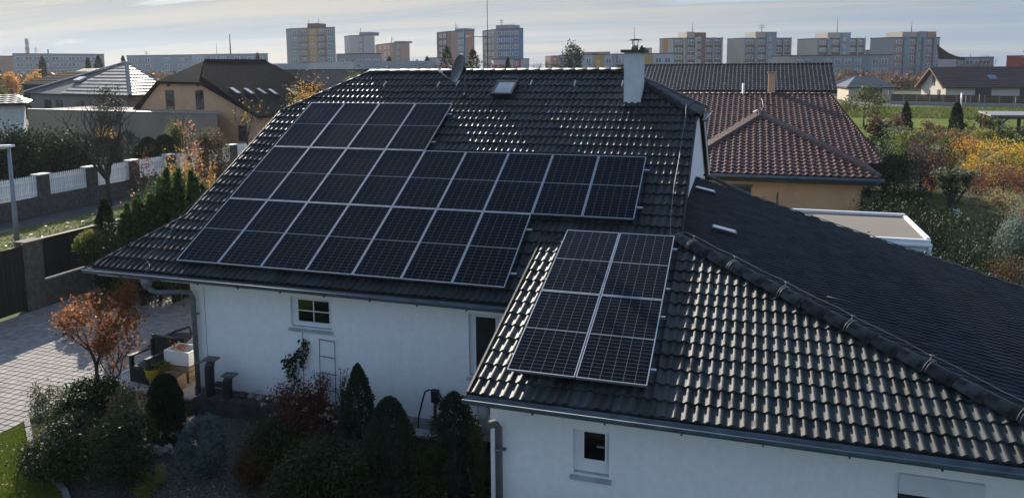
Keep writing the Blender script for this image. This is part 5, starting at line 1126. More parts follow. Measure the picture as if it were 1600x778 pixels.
q0, q1, q2 = dep(330, 94, 170), dep(483, 93, 150), dep(556, 104, 112); ih = thing('industrial_hall', 'low dark hall with a broad pale roof band behind the left houses', 'hall', (*q1[:2], 0)); b = MB(); top_ = (q1[2]+q2[2])/2
pp = [q1[:2], q2[:2]]; nb_ = np.array([-(q2-q1)[1], (q2-q1)[0]]); nb_ /= np.linalg.norm(nb_)
b = MB(); flat_poly(b, [q0[:2], q1[:2], q2[:2], q2[:2]+nb_*12, q0[:2]+nb_*20], 0, top_-1.2); part('wall', b, mat('dark_cladding', (.035, .04, .045), var=.2), ih); b = MB(); flat_poly(b, [q0[:2]-nb_*.3, q1[:2]-nb_*.3, q2[:2]-nb_*.3, q2[:2]+nb_*12.3, q0[:2]+nb_*20.3], top_-1.2, top_); part('roof_band', b, mat('pale_band', (.33, .35, .38), rough=.6, var=.1), ih)
# right: dark blue hipped bungalows, brown roofed long house
simple_house(1293, 1352, 178, 172, 135, 120, M_slate, M_cream, 'left of two far bungalows with dark blue hipped roofs', depth_=12, name='blue_roofed_bungalow')
o1 = simple_house(1323, 1402, 150, 148, 137, 120, M_slate, M_cream, 'right far bungalow with dark blue hipped roof and a wide dark garage door', depth_=12, wins=((.52, 1.5, 3.6, 2.5, M_dark),), name='blue_roofed_bungalow')
# gabled long house: ridge runs right, sunlit gable faces left
g0, g1 = dep(1478, 137, 150), dep(1640, 137, 150); gl_ = dep(1455, 133, 158)
o = thing('brown_gabled_house', 'long pale house with dark red-brown roof and sunlit gable beyond the green field', 'house', (*g0[:2], 0)); zE = g0[2]; d = (g1-g0)[:2]; d /= np.linalg.norm(d); n_ = np.array([-d[1], d[0]]); zR_ = dep(1464, 107, 156)[2]; wd = 9.
A_ = g0[:2]; rdg = A_+n_*wd*.5; Lh = 34.
b = MB(); e1_ = A_-d*.9-n_*.8; 
for (s0, z0_), (s1, z1_) in (((-.8, zE-.2), (wd*.5, zR_)), ((wd+.8, zE-.2), (wd*.5, zR_))): b.prism([(*(A_-d*.9+n_*s0), z0_), (*(A_+d*Lh+n_*s0), z0_), (*(A_+d*Lh+n_*s1), z1_), (*(A_-d*.9+n_*s1), z1_)], (0, 0, .18))
ro = part('roof', b, M_red, o)
S = [(*(A_-d*.9-n_*.8), zE), (*(A_+d*Lh-n_*.8), zE), (*(A_+d*Lh+n_*wd*.5), zR_+.2), (*(A_-d*.9+n_*wd*.5), zR_+.2)]; S = [Vector(p)+Vector((0, 0, .03)) for p in S]; tiled_plane(S, S[0], S[1]-S[0], S[3]-S[0], ro, M_red, tmpl=TF)
b = MB(); flat_poly(b, [A_, A_+d*Lh, A_+d*Lh+n_*wd, A_+n_*wd], 0, zE); b.prism([(*A_, zE), (*(A_+n_*wd), zE), (*rdg, zR_-.2)], (d[0]*.3, d[1]*.3, 0)); part('wall', b, mat('pale_plaster', (.5, .46, .39), rough=.95, var=.08), o)
b = MB(); b.prism([(*(A_-d*.95-n_*.85), zE-.1), (*(A_-d*.95+n_*wd*.5), zR_+.2), (*(A_-d*.95+n_*wd*.5), zR_-.1), (*(A_-d*.95-n_*.85), zE-.4)], (-d[0]*.1, -d[1]*.1, 0)); part('barge_board', b, mat('red_board', (.2, .09, .06)), o); b = MB(); b.prism([(*(A_-d*.95+n_*(wd+.85)), zE-.1), (*(A_-d*.95+n_*wd*.5), zR_+.2), (*(A_-d*.95+n_*wd*.5), zR_-.1), (*(A_-d*.95+n_*(wd+.85)), zE-.4)], (-d[0]*.1, -d[1]*.1, 0)); part('barge_board', b, MATS['red_board'], o)
ag = math.atan2(d[1], d[0])
for (c, z, ww, wh) in ((2.4, 1.2, .9, 1.8), (6.2, 1.2, 1., 1.6), (4.5, 4.1, .8, 2.4)): q = A_+n_*c-d*.04; piece('window', MB().box((-ww/2, -.05, -wh/2), (ww/2, .05, wh/2)).mesh('window', M_dark), o, (q[0], q[1], z), rz=ag+math.pi/2)
for (c, z, ww, wh) in ((7.5, 1.5, 3.2, 2.2), (15.5, 1.2, 1.4, 2.3), (20.5, 1.3, 5, 2.6)): q = A_+d*c-n_*.04; piece('window', MB().box((-ww/2, -.05, -wh/2), (ww/2, .05, wh/2)).mesh('window', M_dark), o, (q[0], q[1], z), rz=ag)
q = Vector(S[0]).lerp(Vector(S[3]), .45)+Vector((*d, 0))*11; part('roof_light', MB().obox(q+Vector((0, 0, .1)), .8, .7, .08, ag, tilt=Matrix.Rotation(math.atan2(zR_-zE, wd*.5+.8), 3, 'X')), M_bluewin, o)
# far brown fence
f0, f1 = dep(1392, 160, 138), dep(1660, 172, 122); fn = thing('board_fence', 'long brown board fence on a grey plinth behind the green field', 'fence', (*f0[:2], 0)); d = (f1-f0)[:2]; L = np.linalg.norm(d); d /= L; ag = math.atan2(d[1], d[0])
part('plinth', MB().obox((*((f0+f1)/2)[:2], .25), L/2, .12, .3, ag), M_concrete, fn)
bdm = MB().box((0, -.02, 0), (1.98, .02, .31)).mesh('board', mat('brown_board', (.085, .045, .032), rough=.8, var=.3, rand=.25)); psm = MB().box((-.09, -.09, 0), (.09, .09, 1.95)).mesh('post', mat('pale_post', (.2, .19, .175)))
k = int(L/2.1)
for i in range(k):
    q = f0[:2]+d*(i*2.1); piece('post', psm, fn, (*q, 0), rz=ag)
    for j in range(4): piece('board', bdm, fn, (*(q+d*.06), .58+j*.325), rz=ag)
for px, D, h, m_ in ((1503, 118, 2.6, 'tall white post'), (1508, 117, 2.1, 'grey post'), (1384, 134, 2.6, 'grey post')): pass
q = dep(1502, 160, 119); b = MB(); b.tube([(*q[:2], 0), (*q[:2], 2.7)], .12, 6); solo('field_post', b, M_white, 'thick white post at the far edge of the green field', 'post', (*q[:2], 0), 'posts by the field')
for px, t_, D in ((1378, 147, 130), (1388, 142, 131), (1509, 150, 118), (1530, 147, 119), (1587, 152, 115)):
    q = dep(px, 160, D); zt = dep(px, t_, D)[2]; solo('field_post', MB().tube([(*q[:2], 0), (*q[:2], zt)], .07, 6), mat('pale_post', (.2, .19, .175)), {1378: 'first slim grey post from the left behind the field', 1388: 'taller slim grey post left of the spruce behind the field', 1509: 'short grey post just right of the thick white one', 1530: 'slim pale post in front of the long pale house', 1587: 'pale post near the right edge at the field corner'}[px], 'post', (*q[:2], 0), 'posts by the field')
sheet('far_road', [tuple(dep(1330, 158, 150)[:2]), tuple(dep(1420, 158, 134)[:2]), tuple(dep(1420, 158, 130)[:2]), tuple(dep(1330, 158, 143)[:2])], .004, M_asph)
# wooden gazebo at the right edge
gz = thing('wooden_pavilion', 'open dark wooden pavilion with a flat grey roof right of the green field', 'pavilion', (*gnd(1560, 206)[:2], 0)); M_wood = mat('red_brown_wood', (.085, .04, .026), rough=.7, var=.3)
Dz = depth(gnd(1560, 208)); zT = dep(1560, 181, Dz)[2]; c_f = [dep(1528, 181, Dz+6), dep(1620, 181, Dz+4), dep(1620, 181, Dz-2), dep(1548, 181, Dz-1)]
b = MB(); flat_poly(b, [p[:2] for p in c_f], zT, zT+.15); part('roof_sheet', b, mat('grey_sheet', (.2, .19, .19), rough=.6), gz)
for p in (dep(1533, 190, Dz+5), dep(1538, 190, Dz+4), dep(1549, 190, Dz+2), dep(1561, 190, Dz-.5), dep(1592, 190, Dz+2), dep(1603, 190, Dz-.5)): part('post', MB().box((p[0]-.14, p[1]-.14, 0), (p[0]+.14, p[1]+.14, zT)), M_wood, gz)
p = dep(1561, 190, Dz-.5); part('brace', MB().tube([(p[0], p[1], zT-1), (p[0]+1., p[1], zT-.1)], .08, 5), M_wood, gz)
b = MB(); a_, c_ = c_f[3], c_f[2]; b.prism([(*a_[:2], zT-.02), (*c_[:2], zT-.02), (*c_[:2], zT-.25), (*a_[:2], zT-.25)], (0, .15, 0)); part('beam', b, M_wood, gz)
q = gnd(1564, 205); solo('garden_statue', MB().lathe((*q[:2], 0), [(.28, 0), (.34, .5), (.24, 1.0), (.16, 1.3), (.2, 1.5), (.05, 1.7)], 10), M_white, 'pale standing figure-like garden ornament beneath the wooden pavilion', 'ornament', (*q[:2], 0))

# ================================================================ BLOCKS OF FLATS ON THE HORIZON
def col(n, r, g, b, **k): return mat(n, (r, g, b), rough=.95, var=.08, scale=.12, **k)
F_cream = col('panel_cream', .38, .34, .28); F_grey = col('panel_grey', .24, .25, .26); F_bgrey = col('panel_blue_grey', .19, .24, .28); F_brown = col('panel_brown', .17, .09, .07)
F_org = col('panel_orange', .42, .16, .06); F_yel = col('panel_ochre', .45, .26, .07); F_pink = col('panel_pink', .4, .24, .19); F_blue = col('panel_blue', .07, .15, .28); F_pale = col('panel_pale', .36, .40, .44); F_red = col('panel_red', .32, .04, .04); F_lilac = col('panel_lilac', .38, .35, .37); F_salm = col('panel_salmon', .36, .19, .14)
F_roofd = col('roof_dark', .05, .05, .055)
WM = {}
def winmesh(w, h, mf=None):
    k = (round(w, 1), round(h, 1))
    if k not in WM:
        b = MB(); t = .09
        for a, c in (((-w/2, -h/2), (-w/2+t, h/2)), ((w/2-t, -h/2), (w/2, h/2)), ((-w/2+t, h/2-t), (w/2-t, h/2)), ((-w/2+t, -h/2), (w/2-t, -h/2+t)), ((-.05, -h/2+t), (.05, h/2-t))): b.box((a[0], -.1, a[1]), (c[0], .08, c[1]), 0)
        b.box((-w/2+t, -.03, -h/2+t), (w/2-t, .05, h/2-t), 1); WM[k] = b.mesh('window', [M_white, M_bluewin])
    return WM[k]
class Flats:
    """a slab or point block: footprint from three corners seen in the photo at real distances"""
    def __init__(s, name, label, L, M, R_, py_top, mside, mfront, fl=2.8, zb=0.):
        (xl, dl), (xm, dm), (xr, dr) = L, M, R_
        s.fl = fl; top = dep(xm, py_top, dm); s.z = top[2]; s.M = top[:2]; s.L = dep(xl, 120, dl)[:2]; s.R = dep(xr, 120, dr)[:2]
        s.o = thing(name, label, 'apartment block', (*s.M, 0)); s.ms = mside
        B = s.L+s.R-s.M; b = MB(); s.fp = [s.L, s.M, s.R, B]; flat_poly(b, s.fp, 0, s.z)
        part('body', b, mfront, s.o); 
        t = MB(); cc = sum(s.fp)/4; flat_poly(t, [cc+(p-cc)*1.01 for p in s.fp], s.z, s.z+.35); part('roof_edge', t, F_roofd, s.o)
        s.uf = (s.R-s.M)/np.linalg.norm(s.R-s.M); s.Wf = np.linalg.norm(s.R-s.M); s.us = (s.M-s.L)/max(1e-6, np.linalg.norm(s.M-s.L)); s.Ws = np.linalg.norm(s.M-s.L)
        s.nf = np.array([s.uf[1], -s.uf[0]]); s.ns = np.array([s.us[1], -s.us[0]])
        if mside is not mfront: s.skin('side', 0, 1, mside)
    def P(s, face, f, out_=0.):
        return (s.M+s.uf*s.Wf*f+s.nf*out_) if face == 'front' else (s.L+s.us*s.Ws*f+s.ns*out_)
    def fpx(s, px, face='front'):
        """fraction along a face for a pixel column"""
        n = s.nf if face == 'front' else s.ns; O = s.M if face == 'front' else s.L; u = s.uf if face == 'front' else s.us; W = s.Wf if face == 'front' else s.Ws
        q = onplane(px, 110, (*n, 0), float(n@O)); return float((q[:2]-O)@u)/W
    def skin(s, face, f0, f1, m, z0=0, z1=None, out_=.12, name='facade_panel'):
        z1 = s.z-.01 if z1 is None else z1; a, c = s.P(face, f0), s.P(face, f1); n = s.nf if face == 'front' else s.ns
        b = MB(); b.prism([(*a, z0), (*c, z0), (*c, z1), (*a, z1)], (*(n*out_), 0)); return part(name, b, m, s.o)
    def strip(s, x0, x1, m, dz=0., out_=.3, face='front', name='facade_panel'): return s.skin(face, s.fpx(x0, face), s.fpx(x1, face), m, 0, s.z+dz, out_, name)
    def wins(s, xs, w=1.6, h=1.45, face='front', out_=.14, nfl=9, off=1.4, zmin=1., skip=()):
        u = s.uf if face == 'front' else s.us; a = math.atan2(u[1], u[0])
        for x in xs:
            f = s.fpx(x, face)
            for k in range(nfl):
                z = s.z-off-k*s.fl
                if z < zmin or k in skip: continue
                q = s.P(face, f, out_); piece('window', winmesh(w, h), s.o, (*q, z), rz=a)
    def bands(s, x0, x1, m, nfl, off=2.6, h=.9, face='front', out_=.2):
        for k in range(nfl):
            z = s.z-off-k*s.fl
            if z < 1: break
            s.skin(face, s.fpx(x0, face), s.fpx(x1, face), m, z-h*.5, z+h*.5, out_, 'spandrel')
    def house_(s, x0, x1, py, m, m2=None, back=6., out_=0.):
        f0, f1 = s.fpx(x0), s.fpx(x1); zt = dep((x0+x1)/2, py, depth((*s.M, 20)))[2]; a, c = s.P('front', f0, out_), s.P('front', f1, out_)
        b = MB(); flat_poly(b, [a, c, c-s.nf*back, a-s.nf*back], s.z+.01, zt); return part('lift_house', b, m, s.o)
    def balcony(s, x0, x1, m, nfl, off=2.1, h=1., depth_=1.2):
        for k in range(nfl):
            z = s.z-off-k*s.fl
            if z < 2: break
            f0, f1 = s.fpx(x0), s.fpx(x1); a, c = s.P('front', f0), s.P('front', f1); b = MB(); n = s.nf*depth_
            b.prism([(*(a+n), z-h*.5), (*(c+n), z-h*.5), (*(c+n), z+h*.5), (*(a+n), z+h*.5)], (*(s.nf*-.1), 0)); b.prism([(*a, z-h*.5), (*c, z-h*.5), (*(c+n*.9), z-h*.5), (*(a+n*.9), z-h*.5)], (0, 0, -.15)); part('balcony', b, m, s.o)
def mast(px, base_, top, D, label, r=.12, cross=False, m=None):
    q = dep(px, base_, D); t = dep(px, top, D); b = MB(); b.tube([q, (q[0], q[1], t[2])], r, 5, r2=r*.5)
    if cross:
        for k in (.45, .7): z = q[2]+(t[2]-q[2])*k; b.tube([(q[0]-1.2, q[1], z), (q[0]+1.2, q[1], z)], r*.5, 4)
    return solo('aerial', b, m or M_wire, label, 'aerial', q, 'aerials on the flats')
# four stepped blocks on the right
def stepped(x, side, front, py, pent, lab, mside, msp, D, extra=None, nfl=8):
    f = Flats('tower_block', lab, (x, D+9), (side, D), (front, D+5), py, mside, F_grey, fl=2.75)
    return f
a = stepped(1030, 1052, 1126, 61, None, 'stepped tower block with a cream side wall carrying one orange stripe', F_cream, F_brown, 284)
a.strip(1036, 1043, F_org, face='side', out_=.2)
for x0, x1 in ((1053.5, 1066), (1074, 1084), (1101, 1111), (1114, 1124)): a.bands(x0, x1, F_brown, 8, off=2.9, h=1.1); a.wins([(x0+x1)/2-.5], w=2.3, nfl=9, out_=.25); a.strip(x1+.2, x1+2.6, F_cream if x1 < 1100 else F_grey, dz=.5, out_=1.0)
a.house_(1072, 1085, 50, F_cream, back=9); a.house_(1085.2, 1100.5, 51, F_brown, out_=.8); a.strip(1085.3, 1100.3, F_brown, out_=.8); a.wins([1090], w=1.4, nfl=9, out_=.95, off=.2)
b_ = stepped(1135, 1163, 1233, 61, None, 'stepped tower block with a plain cream side, second from the left of the right-hand group', F_cream, F_brown, 288)
for x0, x1 in ((1164, 1177), (1184, 1194), (1210, 1220), (1222, 1231)): b_.bands(x0, x1, F_brown, 8, off=2.9, h=1.1); b_.wins([(x0+x1)/2-.5], w=2.3, nfl=9, out_=.25); b_.strip(x1+.2, x1+2.2, F_grey, dz=.5, out_=1.0)
b_.house_(1179, 1195, 50, F_cream, back=9); b_.house_(1195.3, 1210, 50, F_bgrey, out_=.8); b_.strip(1195.5, 1209.8, F_bgrey, out_=.8); b_.wins([1200], w=1., nfl=9, out_=.95, off=.2)
c_ = stepped(1244, 1277, 1347, 61.5, None, 'stepped tower block standing directly behind the long grey low block', F_cream, F_brown, 292)
for x0, x1 in ((1278, 1290), (1298, 1309), (1326, 1335), (1338, 1346)): c_.bands(x0, x1, F_brown, 8, off=2.9, h=1.1); c_.wins([(x0+x1)/2-.5], w=2.3, nfl=9, out_=.25); c_.strip(x1+.2, x1+2.2, F_grey, dz=.5, out_=1.0)
c_.house_(1291, 1311, 51, F_cream, back=9); c_.house_(1311.3, 1325, 51, F_bgrey, out_=.8); c_.strip(1311.5, 1324.8, F_bgrey, out_=.8); c_.wins([1315], w=1., nfl=9, out_=.95, off=.2)
d_ = stepped(1357, 1395, 1465, 60, None, 'tallest stepped tower block with orange spandrels at the right', F_grey, F_org, 268)
for x0, x1 in ((1396, 1408), (1418, 1427), (1443, 1453), (1458, 1464)): d_.bands(x0, x1, F_salm, 9, off=2.9, h=1.1); d_.wins([(x0+x1)/2-.5], w=2.1, nfl=10, out_=.25)
for x0, x1 in ((1408.5, 1416), (1427.5, 1430), (1438, 1442.5), (1454, 1457)): d_.strip(x0, x1, F_bgrey, dz=.5, out_=1.0)
d_.house_(1407, 1431, 50, F_cream, back=9); d_.house_(1431.2, 1443, 49, F_bgrey, out_=.6); d_.house_(1443.3, 1457, 49.5, F_salm, out_=.8); d_.wins([1433], w=.9, nfl=10, out_=.3, off=.4)
e_ = Flats('low_block', 'long grey four-storey block in front of the stepped towers', (1205, 252), (1243, 244), (1392, 236), 88.5, F_cream, F_grey, fl=2.9)
e_.wins([1249, 1262, 1293, 1308, 1324, 1339.5, 1367, 1381], w=1.9, h=1.7, nfl=4, off=1.9); e_.strip(1350, 1356, F_bgrey, out_=.25)
e_.house_(1233, 1243, 86.5, F_roofd, back=4); e_.house_(1347, 1353, 87, F_roofd, back=3)
f_ = Flats('low_block', 'pale blue low block with ochre stair panels behind the chimney', (875, 262), (895, 255), (1052, 240), 87, F_lilac, F_pale, fl=2.9)
f_.strip(927, 943.5, F_yel, out_=.2); f_.strip(1006, 1019.5, F_yel, out_=.2); f_.wins([904, 920, 951, 966.5, 1029, 1043], w=1.9, h=1.7, nfl=4, off=1.9); f_.wins([935], w=1.0, h=2.2, nfl=4, off=3.0)
f_.house_(960, 968, 85.5, F_roofd, back=3); f_.house_(1022, 1027, 85.5, F_roofd, back=3)
g_b = Flats('balcony_block', 'narrow red-brown balcony front at the left end of the pale blue block', (852, 272), (860.5, 264), (874.5, 258), 89, F_brown, F_brown, fl=2.9); g_b.balcony(861.5, 873, F_salm, 3); g_b.wins([867], w=2.2, nfl=4, out_=.2)
h_b = Flats('pink_roof_block', 'pinkish low roof seen above the pale blue block', (908, 292), (914, 288), (953, 282), 83.5, F_pink, F_pink); h_b.strip(925, 936, F_brown, out_=.3)
h_c = Flats('pink_roof_block', 'small grey and brown block top just right of the chimney', (1003, 300), (1006, 296), (1018, 292), 77, F_pink, F_lilac); h_c.strip(1009, 1013, F_brown)
# left of centre
i_ = Flats('tower_block', 'grey twelve-storey tower with ochre middle strip and balconies', (450, 318), (455, 310), (526, 304), 46, F_grey, F_grey, fl=2.75)
i_.strip(485, 498, F_yel, out_=.3); i_.strip(470, 484.5, F_salm, out_=.15); i_.strip(498.5, 511, F_salm, out_=.15); i_.balcony(471, 484, F_bgrey, 12); i_.balcony(499, 510.5, F_bgrey, 12); i_.wins([463, 517.5], w=2.2, nfl=13); i_.wins([491], w=1.6, nfl=13, out_=.32); i_.wins([477, 504.5], w=2.2, nfl=13, out_=.2); i_.strip(512, 525.5, F_bgrey, out_=.1)
i_.house_(483, 498, 38, col('dark_red', .09, .04, .04), back=6)
j_ = Flats('tower_block', 'plain pinkish grey tower with windows on its narrow shaded side', (540, 330), (546, 318), (587, 312), 57, F_lilac, F_lilac, fl=2.75); j_.wins([542.8], w=2., nfl=9, face='side'); j_.strip(563, 569, F_grey, out_=.2); j_.wins([566], w=1.2, nfl=9, out_=.3); j_.house_(563, 578, 51.5, F_bgrey)
k_ = Flats('tower_block', 'salmon pink tower turned so its windowed side recedes to the left', (588, 350), (616, 318), (641, 314), 68, F_salm, F_pink, fl=2.75); k_.wins([596, 603, 609], w=2.4, nfl=8, face='side', out_=.2); k_.strip(621, 626, F_grey, out_=.2); k_.wins([623.5], w=1.2, nfl=8, out_=.3); k_.house_(617, 629, 65, F_pink)
l_ = Flats('low_block', 'low blue-grey block with balconies below the plain tower', (527, 250), (529, 246), (597, 238), 86, F_bgrey, F_grey, fl=2.9); l_.wins([536, 563, 589], w=2.2, nfl=4, off=2.4); l_.balcony(546, 554, F_bgrey, 4, off=3.2); l_.balcony(572, 581, F_bgrey, 4, off=3.2); l_.wins([576], w=2.2, nfl=4, off=2.4)
m_ = Flats('tower_block', 'brown tower with a grey-blue middle strip left of the dish mast', (684, 318), (704, 304), (742, 300), 50, F_brown, F_salm, fl=2.75); m_.strip(715, 729, F_bgrey, out_=.2); m_.wins([690, 696], w=2., nfl=12, face='side', out_=.2); m_.wins([719, 724], w=1.2, nfl=12, out_=.3); m_.house_(712, 729, 45.5, F_bgrey); 
n_b = Flats('tower_block', 'blue tower with rows of pale windows right of the dish mast', (755, 318), (775, 302), (818, 298), 47, F_grey, F_blue, fl=2.75); n_b.wins([760, 765.5, 771], w=1.8, nfl=12, face='side', out_=.2); n_b.wins([781, 789.5, 798, 807], w=2., nfl=12); n_b.house_(775.5, 801, 40, F_grey); n_b.strip(775.5, 779, F_grey, out_=.1); n_b.strip(800, 817, F_blue, out_=.05)
o_b = Flats('low_block', 'small block with red balconies below the blue tower', (768, 262), (771, 258), (827, 250), 94, F_lilac, F_lilac, fl=2.9); o_b.strip(803, 814, F_red, out_=.2); o_b.wins([808], w=1.5, nfl=3, out_=.3); o_b.balcony(772, 780, F_red, 3); o_b.balcony(784, 791, F_red, 3)
p_b = Flats('low_block', 'small pale block with red balconies below the brown tower', (666, 262), (672, 256), (706, 250), 92, F_lilac, F_lilac, fl=2.9); p_b.balcony(674, 684, F_red, 3); p_b.wins([692], w=2, nfl=3)
# long slabs on the left horizon
q_b = Flats('long_block', 'long blue-grey four-storey block below the striped chimney at the left', (22.5, 330), (23.5, 326), (165, 352), 85, F_bgrey, F_bgrey, fl=2.8); q_b.wins([32, 46, 60, 71, 88, 100, 113, 125, 138, 150], w=2.8, nfl=4, off=1.8); q_b.strip(43, 49, F_grey, out_=.15); q_b.strip(108, 112, F_grey, out_=.15)
for k, x in enumerate((40, 107, 145)): q_b.house_(x, x+2.4, 83.5, F_roofd, back=2)
r_b = Flats('long_block', 'long blue-grey block right of the shiny grey roof', (200, 350), (201, 348), (302, 340), 88, F_bgrey, F_bgrey, fl=2.8); r_b.wins([212, 232, 262, 284, 295], w=2.8, nfl=3, off=1.8)
s_b = Flats('long_block', 'faint grey-green long block on the horizon behind the hall', (300, 352), (301, 350), (420, 340), 86.5, F_grey, F_bgrey, fl=2.8); s_b.wins([315, 335, 350, 372, 392, 408], w=2.8, nfl=3, off=1.8)
t_b = Flats('brown_block', 'brown building at the left edge behind the dark spruce', (-10, 300), (-8, 298), (23, 300), 89, F_salm, F_salm)
u_b = Flats('low_block', 'grey low block half hidden behind the brown gabled roof', (1466, 262), (1478, 255), (1551, 246), 91.5, F_lilac, F_bgrey, fl=2.9); u_b.wins([1498, 1514, 1528, 1541], w=2.2, nfl=3)
v_b = Flats('red_building', 'plain dull red building at the right edge above the brown roof', (1572, 232), (1573, 230), (1640, 226), 89, F_red, F_red)
w_b = Flats('pink_roof_block', 'pinkish roof between the two rightmost stepped towers', (1345, 300), (1346, 298), (1360, 296), 80, F_pink, F_salm)
# curved brown roof hall
o = thing('swept_roof_hall', 'hall with a swept dark brown roof beside the tallest tower', 'hall', (*dep(1470, 110, 240)[:2], 0)); pr = [dep(x, y, 240) for x, y in ((1464, 70), (1472, 76), (1482, 83), (1494, 88), (1508, 91), (1508, 94), (1466, 93))]; b = MB(); b.prism([Vector(p) for p in pr], Vector(ray(1480, 100)).normalized()*12); part('roof', b, M_dk, o); q = dep(1466, 93, 239); q2 = dep(1494, 93, 239); b = MB(); nn2 = Vector(ray(1480, 100)).normalized(); b.prism([(q[0], q[1], 0), (q2[0], q2[1], 0), (q2[0], q2[1], q[2]), (q[0], q[1], q[2])], (nn2.x*8, nn2.y*8, 0)); part('wall', b, F_lilac, o)
# stacks, masts and steam
def stack(px, py_t, D, w, label, stripes):
    q = dep(px, 110, D); zt = dep(px, py_t, D)[2]; r = w*.5*D/FPX; o = thing('factory_chimney', label, 'chimney', (q[0], q[1], 0)); part('shaft', MB().lathe((q[0], q[1], 0), [(r*1.3, 0), (r, zt)], 14), F_pink if stripes else F_brown, o)
    if stripes:
        for k in range(4): z = zt-3-k*(zt*.145); rr = r*(1+.3*(zt-z)/zt); part('stripe', MB().lathe((q[0], q[1], z-zt*.045), [(rr*1.03+.05, 0), (rr*1.03, zt*.06)], 14), F_brown if k else F_grey, o)
    return q, zt, r
stack(45.5, 61, 620, 5.0, 'tall striped factory chimney on the left horizon', True); sq, sz, sr = stack(77.5, 77.5, 640, 2.0, 'short factory chimney trailing white steam', False)
for px, b0, t0, D, lb, cr in ((56.5, 85, 73, 340, 'thin cross-armed aerial above the left long block', True), (229, 88, 79, 340, 'small aerial on the second long block', True), (360.5, 87, 54, 360, 'tall dark mast standing on the left horizon', False), (339, 87, 68, 360, 'very thin mast left of the tall dark one', False), (483, 46, 30, 309, 'left thin aerial on the ochre-striped tower', False), (498.5, 46, 30, 309, 'right thin aerial on the ochre-striped tower', False), (563.5, 57, 44, 315, 'aerial on the plain pinkish grey tower', False), (612, 68, 57, 318, 'left aerial on the salmon pink tower', True), (712.5, 50, 36, 303, 'aerial on the brown tower', True), (783, 40, 30, 300, 'aerial on the blue tower', True), (1082, 51, 37, 284, 'aerial on the orange-striped stepped tower', False), (1190, 50, 37, 288, 'aerial cluster on the second stepped tower', True), (1308, 51, 26, 292, 'tall thin aerial on the third stepped tower', False), (1424, 50, 32, 268, 'aerial on the tallest stepped tower', False), (1516, 92, 84, 250, 'short stub on the grey low block at the right', False)):
    mast(px, b0, t0, D, lb, r=.16 if px != 360.5 else .4, cross=cr, m=M_dark if px == 360.5 else None)
# steam plume: thin volume
sm = bpy.data.materials.new('steam'); sm.use_nodes = True; nn = sm.node_tree.nodes; nn.remove(nn['Principled BSDF']); vp = nn.new('ShaderNodeVolumePrincipled'); vp.inputs['Density'].default_value = .009; vp.inputs['Color'].default_value = (1, 1, 1, 1); vp.inputs['Anisotropy'].default_value = .75; sm.node_tree.links.new(vp.outputs[0], nn['Material Output'].inputs['Volume'])
bm = bmesh.new(); r = random.Random(2)
for i in range(26):   # puffs
    t = i/25; px = 81+t*64; py = 72-13*t**.8-2*math.sin(t*7)*t; rad = (1.6+3.2*math.sin(math.pi*min(1, t*1.2))*(1-.4*t))*640/FPX*(.55+.6*r.random()); q = dep(px+r.uniform(-1, 1), py+r.uniform(-1.2, 1.2), 640)
    bmesh.ops.create_icosphere(bm, subdivisions=2, radius=max(.5, rad), matrix=Matrix.Translation(Vector(q)) @ Matrix.Diagonal((1.5, 1, .8, 1)))
me = bpy.data.meshes.new('steam_plume'); bm.to_mesh(me); bm.free(); me.materials.append(sm); o = link('steam_plume', me); tag(o, 'white steam drifting right from the short factory chimney', 'steam', kind='stuff')

# ================================================================ TREES AND SHRUBS BEYOND
# left: hedge of dark conifers behind the picket fence
for i, (px, t_, w_) in enumerate(((6, 196, 44), (34, 203, 40), (62, 204, 40), (88, 208, 38), (112, 206, 38), (134, 214, 34))):
    bush(px, t_, 292, w_*1.25, 'conifer' if i % 2 else 'dark', 'dark overgrown cypress of the hedge behind the picket fence, %s from the left' % ORD[i], D=47-i*.6, n=7000, k=50, sc=.22, size=.17, name='hedge_cypress', cat='tree', group='hedge cypresses', shell=.4, ry=1.4)
for i, (px, t_, w_, D) in enumerate(((165, 214, 52, 52), (205, 203, 48, 53), (236, 214, 40, 50), (262, 210, 38, 49))):
    cone(px, t_, 290, w_*1.3, ('dark', 'blue', 'dark', 'dark')[i], ('dark bushy conifer behind the bare tree', 'hazy blue-grey conifer behind the picket fence', 'dark green conifer right of the blue-grey one', 'clipped dark green hedge conifer left of the orange maple')[i], D=D, n=7000, size=.16, col=.6, rough=.12, name='garden_conifer')
bush(172, 193, 250, 50, 'yellow', 'yellow and orange autumn tree behind the bare tree', D=54, n=1500, k=26, size=.16, name='autumn_tree', cat='tree')
bush(278, 190, 250, 34, 'olive', 'upright olive-green shrub with sunlit rim before the beige annexe', D=50, n=3500, k=30, size=.14, name='upright_shrub', cat='shrub', extra=('yellowgreen', 260))
bush(334, 199, 248, 54, 'brown', 'round domed brownish green shrub in front of the apricot house', D=47, n=5200, k=40, sc=.16, size=.12, name='domed_shrub', cat='shrub', extra=('olive', 500))
px_, py_, pD = place(303, None, 46); bare_tree(px_, py_, dep(303, 180, 46)[2], 'young maple with pinkish orange leaves in the middle left', 31, r0=.07, depth_=4, name='young_maple', pal='pinkorange', nleaf=150, width=.4, lsize=.13)
bush(303, 207, 247, 30, 'pinkorange', 'bright pinkish orange leafy crown low on the young maple', D=45.8, n=420, k=16, size=.15, name='orange_shrub', cat='shrub')
bush(225, 236, 262, 44, 'rust', 'reddish garden shrub just behind the picket fence', D=44, n=420, k=16, size=.13, name='red_shrub', cat='shrub')
for k, (px, t_, w_, sd) in enumerate(((172, 122, 0, 12),)):
    x, y, D = place(172, 322); bare_tree(x, y, dep(165, 128, D)[2], 'large bare tree standing before the picket fence', sd, r0=.2, depth_=6, width=1.25, fork=.24, kids=9)
